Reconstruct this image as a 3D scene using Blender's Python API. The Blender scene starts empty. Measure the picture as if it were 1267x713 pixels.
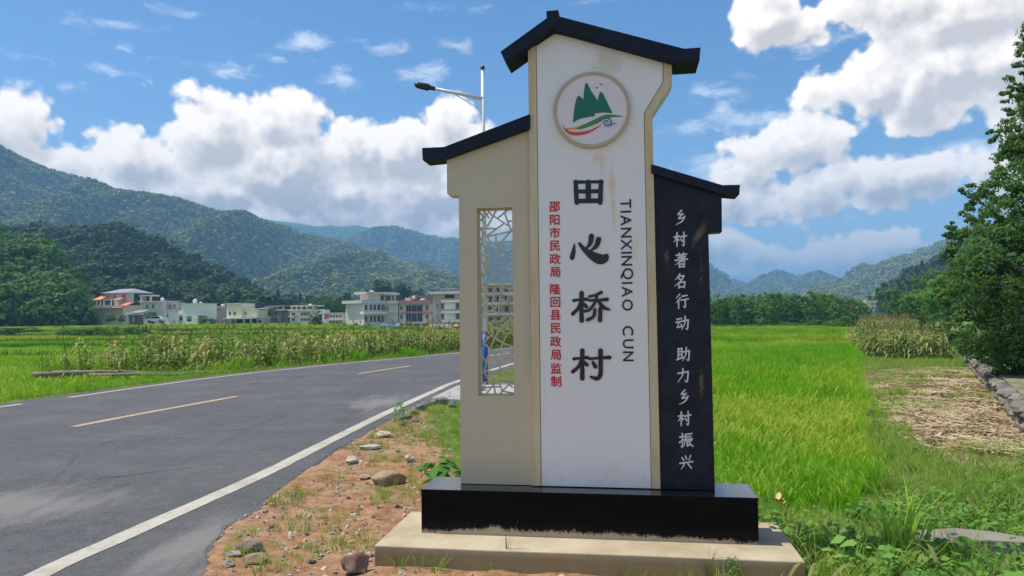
import bpy, math, random
import numpy as np
from mathutils import Vector, Matrix, noise as mn

# ---------------------------------------------------------------- camera
SC = bpy.context.scene
COL = SC.collection
CF, CP, CR, CH = 897.3, .0426, .0101, 1.6
_R = np.array([1, 0, 0.]); _F = np.array([0, math.cos(CP), math.sin(CP)]); _U = np.array([0, -math.sin(CP), math.cos(CP)])
_R2 = math.cos(CR)*_R - math.sin(CR)*_U
_U2 = math.sin(CR)*_R + math.cos(CR)*_U
cam_d = bpy.data.cameras.new('camera'); cam = bpy.data.objects.new('camera', cam_d); COL.objects.link(cam)
cam.matrix_world = Matrix(((_R2[0], _U2[0], -_F[0], 0), (_R2[1], _U2[1], -_F[1], 0), (_R2[2], _U2[2], -_F[2], CH), (0, 0, 0, 1)))
cam_d.sensor_width = 36; cam_d.lens = CF/1267*36; cam_d.clip_start = .05; cam_d.clip_end = 30000
SC.camera = cam

# ---------------------------------------------------------------- sun, sky strength, exposure
SUN_EL = 64.0
SUN_DIR = Vector((-1, .165, 0)).normalized()*math.cos(math.radians(SUN_EL)) + Vector((0, 0, math.sin(math.radians(SUN_EL))))
SUN_STR = 4.1
SKY_STR = 0.112
CLOUD_STR = 0.98
sd = bpy.data.lights.new('sun', 'SUN'); sd.energy = SUN_STR; sd.angle = math.radians(.6); sd.color = (1, .95, .86)
so = bpy.data.objects.new('sun', sd); COL.objects.link(so)
so.rotation_mode = 'QUATERNION'; so.rotation_quaternion = SUN_DIR.to_track_quat('Z', 'Y')
SC.view_settings.view_transform = 'Standard'; SC.view_settings.look = 'None'
SC.view_settings.exposure = 0.48; SC.view_settings.gamma = 1
SC.view_settings.use_curve_mapping = False
HAZE_DENSITY = 3.4e-4
HAZE_COL = (.30, .62, 1.0)

# ---------------------------------------------------------------- pixel to place (positions measured on the photograph)
def ray(px, py):
    return _F + _R2*(px-633.5)/CF - _U2*(py-356.5)/CF
def G(px, py, z=0.):
    d = ray(px, py); t = (z-CH)/d[2]
    return (d[0]*t, d[1]*t, z)
def P(px, py, D):
    d = ray(px, py); t = D/d[1]
    return (d[0]*t, D, CH+d[2]*t)
YAW = .1506
SO = Vector((-.647, 5.109, 0.))
_su = np.array([math.cos(YAW), -math.sin(YAW), 0]); _sn = np.array([math.sin(YAW), math.cos(YAW), 0])
def S(px, py, n):
    """point of the plane n (sign frame), as local (u, v)"""
    d = ray(px, py); o = np.array([SO.x, SO.y, 0])+_sn*n
    t = ((o-np.array([0, 0, CH]))@_sn)/(d@_sn)
    p = np.array([0, 0, CH])+d*t-np.array([SO.x, SO.y, 0])
    return (float(p@_su), float(p[2]))

# ---------------------------------------------------------------- node expressions
class X:
    def __init__(s, nt, sock): s.nt = nt; s.s = sock
    def _m(s, op, *a, clamp=False):
        n = s.nt.nodes.new('ShaderNodeMath'); n.operation = op; n.use_clamp = clamp
        for i, v in enumerate((s,)+a):
            if isinstance(v, X): s.nt.links.new(v.s, n.inputs[i])
            else: n.inputs[i].default_value = v
        return X(s.nt, n.outputs[0])
    def __add__(s, o): return s._m('ADD', o)
    __radd__ = __add__
    def __mul__(s, o): return s._m('MULTIPLY', o)
    __rmul__ = __mul__
    def __sub__(s, o): return s._m('SUBTRACT', o)
    def __rsub__(s, o): return (s*-1.)+o
    def __truediv__(s, o): return s._m('DIVIDE', o)
    def pow(s, o): return s._m('POWER', o)
    def max(s, o): return s._m('MAXIMUM', o)
    def min(s, o): return s._m('MINIMUM', o)
    def abs(s): return s._m('ABSOLUTE')
    def sqrt(s): return s._m('SQRT')
    def clamp(s): return s._m('ADD', 0., clamp=True)
    def step(s, a, b):
        n = s.nt.nodes.new('ShaderNodeMapRange'); n.interpolation_type = 'SMOOTHSTEP'
        s.nt.links.new(s.s, n.inputs[0]); n.inputs[1].default_value = a; n.inputs[2].default_value = b
        return X(s.nt, n.outputs[0])
def setin(nt, sock, v):
    if isinstance(v, X): nt.links.new(v.s, sock)
    elif isinstance(v, (tuple, list)) and len(v) == 3 and sock.type == 'RGBA': sock.default_value = (*v, 1)
    else: sock.default_value = v
def mix(nt, f, a, b):
    n = nt.nodes.new('ShaderNodeMix'); n.data_type = 'RGBA'
    setin(nt, n.inputs[0], f); setin(nt, n.inputs[6], a); setin(nt, n.inputs[7], b)
    return X(nt, n.outputs[2])
def noise(nt, vec, scale, detail=3, rough=.55, dist=0):
    n = nt.nodes.new('ShaderNodeTexNoise')
    if vec is not None: nt.links.new(vec.s, n.inputs['Vector'])
    n.inputs['Scale'].default_value = scale; n.inputs['Detail'].default_value = detail; n.inputs['Roughness'].default_value = rough
    n.inputs['Distortion'].default_value = dist
    return X(nt, n.outputs[0])
def voro(nt, vec, scale, feature='F1', out=0):
    n = nt.nodes.new('ShaderNodeTexVoronoi'); n.feature = feature
    if vec is not None: nt.links.new(vec.s, n.inputs['Vector'])
    n.inputs['Scale'].default_value = scale
    return X(nt, n.outputs[out])
def vmul(nt, v, s):
    n = nt.nodes.new('ShaderNodeVectorMath'); n.operation = 'MULTIPLY'; nt.links.new(v.s, n.inputs[0]); n.inputs[1].default_value = s
    return X(nt, n.outputs[0])
def sep(nt, v):
    n = nt.nodes.new('ShaderNodeSeparateXYZ'); nt.links.new(v.s, n.inputs[0])
    return [X(nt, o) for o in n.outputs]
def comb(nt, *a):
    n = nt.nodes.new('ShaderNodeCombineXYZ')
    for i, v in enumerate(a): setin(nt, n.inputs[i], v)
    return X(nt, n.outputs[0])
def geo_pos(nt): return X(nt, nt.nodes.new('ShaderNodeNewGeometry').outputs['Position'])
def obj_pos(nt): return X(nt, nt.nodes.new('ShaderNodeTexCoord').outputs['Object'])
def obj_rand(nt): return X(nt, nt.nodes.new('ShaderNodeObjectInfo').outputs['Random'])
def attr(nt, name):
    n = nt.nodes.new('ShaderNodeAttribute'); n.attribute_name = name
    return X(nt, n.outputs['Fac']), X(nt, n.outputs['Color'])
MATS = {}
def material(name, fn):
    if name in MATS: return MATS[name]
    m = bpy.data.materials.new(name); m.use_nodes = True; nt = m.node_tree
    b = nt.nodes['Principled BSDF']
    r = fn(nt) or {}
    for k, v in r.items():
        if k == 'bump':
            n = nt.nodes.new('ShaderNodeBump'); setin(nt, n.inputs['Height'], v[0]); n.inputs['Distance'].default_value = v[1]
            n.inputs['Strength'].default_value = v[2] if len(v) > 2 else 1
            nt.links.new(n.outputs[0], b.inputs['Normal'])
        elif k == 'transl':
            col, f = v
            t = nt.nodes.new('ShaderNodeBsdfTranslucent'); setin(nt, t.inputs[0], col)
            mx = nt.nodes.new('ShaderNodeMixShader'); mx.inputs[0].default_value = f
            nt.links.new(b.outputs[0], mx.inputs[1]); nt.links.new(t.outputs[0], mx.inputs[2])
            nt.links.new(mx.outputs[0], nt.nodes['Material Output'].inputs[0])
        else: setin(nt, b.inputs[k], v)
    MATS[name] = m
    return m
def simple(name, col, rough=.7, var=.12, scale=6., bump=0., metal=0., spec=.4):
    def f(nt):
        p = obj_pos(nt); n = noise(nt, p, scale, 4)
        c = mix(nt, n, tuple(x*(1-var) for x in col), tuple(min(1, x*(1+var)) for x in col))
        d = {'Base Color': c, 'Roughness': rough, 'Metallic': metal, 'Specular IOR Level': spec}
        if bump: d['bump'] = (noise(nt, p, scale*6, 4), bump)
        return d
    return material(name, f)
def leafy(name, c0, c1, tr=.35, pscale=.3, rough=.6, ears=None, spec=.12):
    def f(nt):
        r = obj_rand(nt); n = noise(nt, geo_pos(nt), pscale, 4, .65)
        fac = (r*.5 + n.step(.3, .7)*.5).clamp()
        c = mix(nt, fac, c0, c1)
        if ears:
            a, _ = attr(nt, 'ear'); c = mix(nt, a, c, ears)
        return {'Base Color': c, 'Roughness': rough, 'Specular IOR Level': spec, 'transl': (c, tr)}
    return material(name, f)

# ---------------------------------------------------------------- world: Nishita sky with cumulus in world directions
def build_world():
    w = bpy.data.worlds.new('World'); SC.world = w; w.use_nodes = True; nt = w.node_tree
    bg = nt.nodes['Background']; bg.inputs[1].default_value = SKY_STR
    sky = nt.nodes.new('ShaderNodeTexSky'); sky.sky_type = 'NISHITA'; sky.sun_disc = False
    sky.sun_elevation = math.radians(SUN_EL); sky.sun_rotation = math.atan2(SUN_DIR.x, SUN_DIR.y)
    sky.air_density = 1.0; sky.dust_density = .25; sky.ozone_density = 2.4; sky.altitude = 300
    tc = nt.nodes.new('ShaderNodeTexCoord'); g = X(nt, tc.outputs['Generated'])
    dx, dy, dz = sep(nt, g)
    el = dz._m('ARCSINE'); az = dx._m('ARCTAN2', dy)
    def ae(px, py):
        d = ray(px, py); d = d/np.linalg.norm(d); return math.atan2(d[0], d[1]), math.asin(d[2])
    k = 1/900.
    # cumulus masses: (px, py, rx, ry, kind)
    big = [(25, 150, 45, 38), (-60, 150, 60, 40), (90, 205, 60, 34), (160, 200, 62, 42), (235, 118, 46, 24), (262, 170, 62, 52), (330, 150, 42, 42), (372, 150, 34, 34),
           (350, 215, 110, 60), (440, 190, 66, 44), (500, 190, 60, 46), (556, 155, 44, 40), (590, 165, 40, 36), (540, 240, 130, 52), (250, 235, 170, 42), (420, 258, 170, 34),
           (640, 230, 120, 60), (730, 250, 120, 60), (430, 235, 90, 40), (983, 182, 78, 36), (925, 214, 60, 26), (905, 250, 70, 34), (945, 256, 80, 32), (1005, 242, 80, 32), (1075, 224, 80, 30), (1145, 208, 80, 28), (1200, 200, 60, 26),
           (880, 300, 70, 34), (945, 312, 80, 26), (1020, 312, 90, 22), (1095, 306, 70, 18), (900, 335, 80, 26), (300, 268, 220, 44), (480, 290, 200, 40), (120, 235, 150, 34), (620, 285, 150, 60),
           (1038, 118, 48, 28), (1085, 106, 56, 44), (1132, 112, 56, 46), (1182, 90, 66, 54), (1245, 78, 76, 58), (940, 20, 52, 42), (988, 32, 44, 30), (1060, 8, 66, 30), (1122, 10, 66, 34), (1205, 18, 110, 44), (1330, 90, 100, 80), (1400, 220, 120, 60), (-200, 200, 130, 50)]
    thin = [(898, 136, 34, 20), (858, 158, 50, 15), (876, 206, 40, 24), (145, 32, 44, 9), (170, 66, 30, 7), (40, 70, 40, 7), (378, 52, 30, 20), (418, 102, 34, 18), (525, 92, 40, 20), (285, 88, 60, 12), (330, 70, 50, 8), (600, 8, 60, 8), (95, 22, 26, 8), (520, 8, 44, 8), (1190, 200, 90, 30), (230, 20, 70, 8), (90, 110, 60, 8), (470, 60, 50, 12), (150, 90, 50, 7), (690, 6, 60, 6), (1010, 60, 60, 16), (880, 110, 50, 16), (940, 150, 60, 20), (560, 60, 40, 12)]
    def field(a, e, blobs):
        f = None
        for px, py, rx, ry in blobs:
            ca, ce = ae(px, py)
            u = (a-ca)*(1/(rx*k)); v = (e-ce)*(1/(ry*k))
            d = (1-(u*u+v*v).sqrt())*(min(rx, ry*1.3)/40.)
            f = d if f is None else f._m('SMOOTH_MAX', d, .12)
        return f
    def rnd(gv):
        n1 = noise(nt, vmul(nt, gv, (1, 1, 1.4)), 5.5, 3, .55)
        v1 = 1-voro(nt, gv, 15.); v2 = 1-voro(nt, gv, 34.); v3 = 1-voro(nt, gv, 80.)
        n2 = noise(nt, gv, 40., 6, .62)
        return (n1-.5)*1.0 + (v1-.55)*.75 + (v2-.55)*.50 + (v3-.55)*.26 + (n2-.5)*.7
    off = nt.nodes.new('ShaderNodeVectorMath'); off.operation = 'ADD'; nt.links.new(tc.outputs['Generated'], off.inputs[0])
    D = (-.010, 0, .017); off.inputs[1].default_value = D
    g2 = X(nt, off.outputs[0])
    # warp the directions a little so that outlines are never elliptical
    wn = noise(nt, g, 7., 3); wn2 = noise(nt, vmul(nt, g, (1, 1, -1)), 9., 3)
    aw = az+(wn-.5)*.07; ew = el+(wn2-.5)*.035
    f0 = field(aw, ew, big); rr0 = rnd(g); fd = f0+rr0
    f1 = field(aw+D[0], ew+D[2], big); fd1 = f1+rnd(g2)
    # away from the pictured quarter the same kind of sky continues
    gen = (noise(nt, vmul(nt, g, (1, 1, 2.2)), 2.6, 4, .55)-.56)*5.
    outside = az.abs().step(.72, .95)
    hi = el.step(.5, .75)
    m = outside.max(hi)
    fdm = fd*(1-m)+(gen+rr0*.6)*m; fdm1 = fd1*(1-m)+(gen+rr0*.6)*m
    alpha = fdm.step(-.07, .24)
    grad = (fdm-fdm1)
    lit = (grad*1.15+.5)
    thick = fdm.step(.12, .95)
    lightness = (lit - thick*.66 + .30).clamp()
    # flat grey bases
    base = el.step(.10, .23)
    lightness = (lightness*.82+base*.26-.04).clamp()
    cc = mix(nt, lightness, (3.9*CLOUD_STR, 3.7*CLOUD_STR, 3.6*CLOUD_STR), (10.4*CLOUD_STR, 9.5*CLOUD_STR, 8.5*CLOUD_STR))
    tn = noise(nt, vmul(nt, g, (1, 1, 2.6)), 24., 6, .65, .6)
    ft = field(aw, ew, thin)
    ta = ((ft*1.9+(tn-.5)*3.2).step(.1, 1.5)*.6)
    hs = nt.nodes.new('ShaderNodeHueSaturation'); hs.inputs['Saturation'].default_value = 1.22; nt.links.new(sky.outputs[0], hs.inputs['Color'])
    c0 = mix(nt, ta*(1-m), X(nt, hs.outputs[0]), (8.2, 8.5, 9.0))
    c = mix(nt, alpha, c0, cc)
    nt.links.new(c.s, bg.inputs[0])
    w.cycles.sampling_method = 'MANUAL'; w.cycles.sample_map_resolution = 512
build_world()

# ---------------------------------------------------------------- mesh helpers
rng = np.random.default_rng(7); random.seed(7)
def mesh(name, V, Fa, mat=None, smooth=False):
    me = bpy.data.meshes.new(name)
    if isinstance(Fa, np.ndarray):
        V = np.asarray(V, dtype=np.float32); n = len(Fa); k = Fa.shape[1]
        me.vertices.add(len(V)); me.vertices.foreach_set('co', V.ravel())
        me.loops.add(n*k); me.loops.foreach_set('vertex_index', Fa.astype(np.int32).ravel())
        me.polygons.add(n); me.polygons.foreach_set('loop_start', np.arange(0, n*k, k, dtype=np.int32))
        me.polygons.foreach_set('loop_total', np.full(n, k, dtype=np.int32)); me.update(calc_edges=True)
    else:
        me.from_pydata([tuple(map(float, v)) for v in V], [], Fa); me.update()
    if mat:
        for m in (mat if isinstance(mat, (list, tuple)) else [mat]): me.materials.append(m)
    if smooth: me.polygons.foreach_set('use_smooth', np.ones(len(me.polygons), dtype=bool))
    return me
def link(name, me, parent=None, loc=(0, 0, 0), rz=0, label=None, cat=None, group=None, kind=None):
    o = bpy.data.objects.new(name, me); COL.objects.link(o); o.location = loc; o.rotation_euler = (0, 0, rz)
    if parent: o.parent = parent
    if label: o['label'] = label
    if cat: o['category'] = cat
    if group: o['group'] = group
    if kind: o['kind'] = kind
    return o
def copy_tree(o, parent=None):
    c = o.copy(); COL.objects.link(c); c.parent = parent
    for ch in o.children: copy_tree(ch, c)
    return c
class MB:
    def __init__(s): s.v = []; s.f = []
    def add(s, V, Fa):
        b = len(s.v); s.v += [tuple(v) for v in V]; s.f += [tuple(i+b for i in f) for f in Fa]; return s
    def box(s, x0, x1, y0, y1, z0, z1):
        return s.add([(x0, y0, z0), (x1, y0, z0), (x1, y1, z0), (x0, y1, z0), (x0, y0, z1), (x1, y0, z1), (x1, y1, z1), (x0, y1, z1)],
                     [(0, 3, 2, 1), (4, 5, 6, 7), (0, 1, 5, 4), (1, 2, 6, 5), (2, 3, 7, 6), (3, 0, 4, 7)])
    def prism(s, pts, y0, y1):
        """outline in (x, z), extruded from y0 (front) to y1"""
        n = len(pts); a = sum(pts[i][0]*pts[(i+1) % n][1]-pts[(i+1) % n][0]*pts[i][1] for i in range(n))
        if a < 0: pts = pts[::-1]
        V = [(x, y0, z) for x, z in pts]+[(x, y1, z) for x, z in pts]
        F = [tuple(range(n)), tuple(range(2*n-1, n-1, -1))]+[((i+1) % n, i, i+n, (i+1) % n+n) for i in range(n)]
        return s.add(V, F)
    def tube(s, pts, rads, seg=8, cap=True):
        pts = [Vector(p) for p in pts]; b = len(s.v); n = len(pts)
        for i, p in enumerate(pts):
            d = (pts[min(i+1, n-1)]-pts[max(i-1, 0)]).normalized()
            a = d.cross(Vector((0, 0, 1)) if abs(d.z) < .9 else Vector((1, 0, 0))).normalized(); c = d.cross(a)
            for j in range(seg):
                t = 2*math.pi*j/seg; s.v.append(tuple(p+(a*math.cos(t)+c*math.sin(t))*rads[i]))
        for i in range(n-1):
            for j in range(seg):
                k = (j+1) % seg; s.f.append((b+i*seg+j, b+i*seg+k, b+(i+1)*seg+k, b+(i+1)*seg+j))
        if cap:
            s.f.append(tuple(b+j for j in range(seg))[::-1]); s.f.append(tuple(b+(n-1)*seg+j for j in range(seg)))
        return s
    def mesh(s, name, mat, smooth=False): return mesh(name, s.v, s.f, mat, smooth)
    def build(s, name, mat, parent=None, smooth=False, **k): return link(name, s.mesh(name, mat, smooth), parent, **k)
def bevel(o, w=.004, seg=2):
    m = o.modifiers.new('bevel', 'BEVEL'); m.width = w; m.segments = seg; m.limit_method = 'ANGLE'; m.angle_limit = math.radians(40)
    return o
def tri_fix(me):
    import bmesh
    bm = bmesh.new(); bm.from_mesh(me); bmesh.ops.recalc_face_normals(bm, faces=bm.faces)
    bmesh.ops.triangulate(bm, faces=[f for f in bm.faces if len(f.verts) > 4]); bm.to_mesh(me); bm.free()
    return me
def interp(pts, n):
    """Catmull-Rom through 2-D / 3-D points"""
    p = np.array(pts, float); p = np.vstack([2*p[0]-p[1], p, 2*p[-1]-p[-2]]); out = []
    m = len(p)-3
    for i in range(m):
        for j in range(n):
            t = j/n; a, b, c, d = p[i:i+4]
            out.append(.5*((2*b)+(-a+c)*t+(2*a-5*b+4*c-d)*t*t+(-a+3*b-3*c+d)*t**3))
    out.append(p[-2]); return np.array(out)
def inpoly(x, y, poly):
    x = np.asarray(x); y = np.asarray(y); r = np.zeros(x.shape, bool); n = len(poly)
    for i in range(n):
        x0, y0 = poly[i][:2]; x1, y1 = poly[(i+1) % n][:2]
        c = (y0 > y) != (y1 > y)
        with np.errstate(divide='ignore', invalid='ignore'):
            r ^= c & (x < (x1-x0)*(y-y0)/((y1-y0) if y1 != y0 else 1e-9)+x0)
    return r
def sm(a, b, x):
    t = np.clip((np.asarray(x, float)-a)/(b-a), 0, 1); return t*t*(3-2*t)
def vnoise(x, y, s, seed=0.):
    """cheap smooth value noise, vectorised"""
    x = np.asarray(x, float)*s+seed*17.3; y = np.asarray(y, float)*s+seed*31.7
    xi = np.floor(x); yi = np.floor(y); fx = x-xi; fy = y-yi; fx = fx*fx*(3-2*fx); fy = fy*fy*(3-2*fy)
    def h(a, b):
        v = np.sin(a*127.1+b*311.7)*43758.5453; return v-np.floor(v)
    return (h(xi, yi)*(1-fx)+h(xi+1, yi)*fx)*(1-fy)+(h(xi, yi+1)*(1-fx)+h(xi+1, yi+1)*fx)*fy
def fbm(x, y, s, o=4, seed=0.):
    r = 0; a = .5; t = 0
    for i in range(o): r = r+a*vnoise(x, y, s*2**i, seed+i); t += a; a *= .5
    return r/t

def scatter(name, label, cat, pts, scl, protos, tilt=.12, kind='stuff', rot=None):
    """one object of many small plants or stones: geometry nodes put the prototypes on its points"""
    pts = np.asarray(pts, np.float32)
    me = bpy.data.meshes.new(name); me.vertices.add(len(pts)); me.vertices.foreach_set('co', pts.ravel())
    a = me.attributes.new('scl', 'FLOAT', 'POINT'); a.data.foreach_set('value', np.asarray(scl, np.float32))
    r = rng.random((len(pts), 3)).astype(np.float32); r[:, :2] = (r[:, :2]-.5)*2*tilt; r[:, 2] *= 6.283
    if rot is not None: r[:, 2] = rot
    a = me.attributes.new('rot', 'FLOAT_VECTOR', 'POINT'); a.data.foreach_set('vector', r.ravel())
    a = me.attributes.new('pick', 'INT', 'POINT'); a.data.foreach_set('value', rng.integers(0, len(protos), len(pts)).astype(np.int32))
    o = link(name, me, None, label=label, cat=cat, kind=kind)
    pc = bpy.data.collections.new('shapes_'+name)
    for i, m in enumerate(protos):
        po = bpy.data.objects.new('%s_shape_%02d' % (name, i), m); pc.objects.link(po)
    ng = bpy.data.node_groups.new('scatter_'+name, 'GeometryNodeTree')
    ng.interface.new_socket('Geometry', in_out='INPUT', socket_type='NodeSocketGeometry')
    ng.interface.new_socket('Geometry', in_out='OUTPUT', socket_type='NodeSocketGeometry')
    N = ng.nodes; L = ng.links
    gi = N.new('NodeGroupInput'); go = N.new('NodeGroupOutput'); ip = N.new('GeometryNodeInstanceOnPoints')
    ci = N.new('GeometryNodeCollectionInfo'); ci.inputs['Collection'].default_value = pc
    ci.inputs['Separate Children'].default_value = True; ci.inputs['Reset Children'].default_value = True
    ip.inputs['Pick Instance'].default_value = True
    def na(nm, ty):
        n = N.new('GeometryNodeInputNamedAttribute'); n.data_type = ty; n.inputs['Name'].default_value = nm
        return [q for q in n.outputs if q.enabled and q.name == 'Attribute'][0]
    L.new(gi.outputs[0], ip.inputs['Points']); L.new(ci.outputs[0], ip.inputs['Instance'])
    L.new(na('pick', 'INT'), ip.inputs['Instance Index'])
    er = N.new('FunctionNodeEulerToRotation'); L.new(na('rot', 'FLOAT_VECTOR'), er.inputs[0]); L.new(er.outputs[0], ip.inputs['Rotation'])
    L.new(na('scl', 'FLOAT'), ip.inputs['Scale'])
    L.new(ip.outputs[0], go.inputs[0])
    md = o.modifiers.new('scatter', 'NODES'); md.node_group = ng
    return o

def blades(n, h, w, spread, mat, lean=.35, seg=3, ears=0, seed=0, hv=.3):
    """a tuft of curved tapering blades; ears: share of blades that end in a hanging grain head"""
    r = random.Random(seed); V = []; F = []; E = []
    for i in range(n):
        a = r.random()*6.283; d = spread*math.sqrt(r.random()); x0 = math.cos(a)*d; y0 = math.sin(a)*d
        b = a+r.uniform(-.8, .8); hh = h*(1-hv*r.random()); ln = lean*r.uniform(.3, 1.3)*hh; ww = w*r.uniform(.7, 1.2)
        px, py = -math.sin(b+r.uniform(-.6, .6)), math.cos(b); s0 = len(V); ear = r.random() < ears
        for k in range(seg+1):
            t = k/seg; x = x0+math.cos(b)*ln*t*t; y = y0+math.sin(b)*ln*t*t; z = hh*(t-.18*lean*t*t*(2.2 if ear else 1))
            q = ww*(1-t)**.7*.5 if k < seg else 0
            V += [(x-px*q, y-py*q, z), (x+px*q, y+py*q, z)] if k < seg else [(x, y, z)]
            E += [0., 0.] if k < seg else [0.]
        for k in range(seg-1): F.append((s0+2*k, s0+2*k+1, s0+2*k+3, s0+2*k+2))
        F.append((s0+2*seg-2, s0+2*seg-1, s0+2*seg))
        if ear:
            s1 = len(V); cx, cy = math.cos(b), math.sin(b)
            for t, q in ((0, .003), (.4, .010), (.8, .009), (1, .002)):
                X_ = x-cx*.02+cx*.11*t; Y_ = y-cy*.02+cy*.11*t; Z_ = z-.10*t*t+.015
                V += [(X_-px*q, Y_-py*q, Z_), (X_+px*q, Y_+py*q, Z_)]; E += [1., 1.]
            for k in range(3): F.append((s1+2*k, s1+2*k+1, s1+2*k+3, s1+2*k+2))
    me = mesh('tuft', V, F, mat)
    a = me.attributes.new('ear', 'FLOAT', 'POINT'); a.data.foreach_set('value', E)
    return me
def leaf_quads(C, Nrm, size, asp=.5, r=rng, droop=0.):
    """diamond leaves at centres C facing Nrm (arrays)"""
    n = len(C); N = Nrm/(np.linalg.norm(Nrm, axis=1, keepdims=True)+1e-9)
    T = np.cross(N, r.normal(size=(n, 3))); T /= np.linalg.norm(T, axis=1, keepdims=True)+1e-9
    if droop:
        T = T+np.array([0, 0, -droop]); T /= np.linalg.norm(T, axis=1, keepdims=True)
    B = np.cross(N, T); B /= np.linalg.norm(B, axis=1, keepdims=True)+1e-9
    s = (size*r.uniform(.6, 1.3, n))[:, None]
    V = np.stack([C-T*s*.5, C+B*s*asp*.5-T*s*.05+N*s*.06, C+T*s*.5, C-B*s*asp*.5-T*s*.05+N*s*.06], 1).reshape(-1, 3)
    return V, np.arange(4*n).reshape(n, 4)
def crown_mesh(name, lobes, nclump, nleaf, lsize, mat, seed, crad=.22, asp=.6, droop=0., nvar=.35):
    """leaves gathered into clumps spread over lobes ((x,y,z),(rx,ry,rz)); gaps are left between clumps"""
    r = np.random.default_rng(seed); Cs = []; Ns = []
    vol = np.array([l[1][0]*l[1][1]*l[1][2] for l in lobes])**.67; vol /= vol.sum()
    for i in range(nclump):
        l = lobes[r.choice(len(lobes), p=vol)]; c = np.array(l[0]); rad = np.array(l[1])
        d = r.normal(size=3); d /= np.linalg.norm(d); rr = r.uniform(.55, 1.0)**.5
        cc = c+d*rad*rr; cr = crad*rad.mean()*r.uniform(.6, 1.4)
        k = max(4, int(nleaf*r.uniform(.6, 1.4)))
        e = r.normal(size=(k, 3)); e /= np.linalg.norm(e, axis=1, keepdims=True)
        q = e*cr*(r.uniform(.25, 1, (k, 1))**.5)*np.array([1.15, 1.15, .75])
        Cs.append(cc+q); Ns.append(e*1.1+d*.7+r.normal(size=(k, 3))*nvar+np.array([0, 0, .35]))
    C = np.vstack(Cs); N = np.vstack(Ns)
    V, F = leaf_quads(C, N, lsize, asp, r, droop)
    return mesh(name, V, F, mat)
def trunk_mesh(h, r0, limbs, mat, seed=0, spread=1.5, top=.7):
    r = random.Random(seed); mb = MB(); pts = []; x = y = 0
    for k in range(7):
        pts.append((x, y, h*top*k/6)); x += r.uniform(-.05, .05)*h*.3; y += r.uniform(-.05, .05)*h*.3
    rad = [r0*(1-.12*k)*(1.35 if k == 0 else 1) for k in range(7)]
    mb.tube(pts, rad, 8)
    for i in range(limbs):
        t = r.uniform(.3, 1); k = min(5, int(t*6)); p = Vector(pts[k]); a = r.random()*6.283
        e = p+Vector((math.cos(a)*spread*r.uniform(.5, 1), math.sin(a)*spread*r.uniform(.5, 1), h*r.uniform(.12, .3)))
        m = (p+e)/2+Vector((0, 0, -.06*h*r.random()))
        mb.tube([p, m, e], [rad[k]*.5, rad[k]*.33, rad[k]*.1], 6)
    return mb.mesh('trunk', mat, True)
def rock_mesh(seed, mat, sub=2, flat=.65, rough=.35):
    import bmesh
    bm = bmesh.new(); bmesh.ops.create_icosphere(bm, subdivisions=sub, radius=.5)
    r = random.Random(seed); off = Vector((r.random()*50, r.random()*50, r.random()*50))
    planes = [(Vector((r.gauss(0, 1), r.gauss(0, 1), r.gauss(0, 1))).normalized(), r.uniform(.26, .42)) for _ in range(9)]
    for v in bm.verts:
        for n, d in planes:
            q = v.co.dot(n)
            if q > d: v.co -= n*(q-d)*.9
        v.co += v.co.normalized()*(mn.noise(v.co*3+off)*rough*.3); v.co.z *= flat; v.co.x *= 1.2
    me = bpy.data.meshes.new('rock'); bm.to_mesh(me); bm.free(); me.materials.append(mat)
    return me

# ================================================================ ROAD LINES (world x at each y)
RL = interp([(-3.3, -12), (-3.12, -3), (-3.0, 4), (-2.9, 5.3), (-2.6, 7.46), (-2.38, 10), (-2.12, 12.8), (-1.72, 16.3), (-1.4, 18.6), (.1, 26), (2.1, 33), (7.5, 50), (16, 90), (30, 160), (58, 300)], 8)
LL = interp([(-11.2, -12), (-10.8, -3), (-10.5, 5), (-10.0, 12), (-9.45, 15.5), (-8.94, 18.5), (-8.05, 22), (-5.95, 27.2), (-2.56, 34.2), (4.0, 51), (12, 92), (26, 163), (52, 304)], 8)
CL = interp([(-7.1, -12), (-6.95, 0), (-6.75, 8), (-6.62, 11), (-5.76, 15.2), (-4.5, 21.16), (-3.35, 24.9), (-1.0, 31), (1.2, 36)], 8)
AR = interp([(-2.5, -12), (-2.25, -3), (-1.98, 4.0), (-1.98, 4.6), (-2.2, 5.5), (-2.22, 7.1), (-2.14, 9.2), (-1.86, 12.8), (-1.5, 15.4), (-1.1, 17.5), (.5, 26), (2.5, 33), (7.9, 50), (16.5, 90), (30.5, 160), (58.6, 300)], 8)
AL = interp([(-11.8, -12), (-11.4, -3), (-11.0, 5), (-10.5, 12), (-10.0, 15.4), (-9.3, 19), (-8.45, 22.6), (-6.35, 27.7), (-3.0, 34.6), (3.5, 51.3), (11.5, 92.3), (25.5, 163.3), (51.5, 304.3)], 8)
def xat(poly, y): return np.interp(y, poly[:, 1], poly[:, 0])
RICE_R = [(2.0, 6.7), (2.8, 6.75), (4.0, 8.0), (5.9, 12.4), (10.6, 22.9), (18.3, 39.), (43., 92.), (50, 125), (28, 150), (20, 140), (17, 90), (5, 50), (1.5, 33), (.6, 20), (.9, 10)]
STRAW = [G(px, py, -.42)[:2] for px, py in ((1052, 456), (1204, 455), (1290, 545), (1290, 578), (1225, 574), (1150, 566), (1100, 515), (1075, 485))]
CLF_ = sorted([G(px, py, -.12)[:2] for px, py in ((44, 463), (150, 463), (300, 459), (430, 449), (500, 443), (567, 437.5), (640, 431))])
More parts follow.
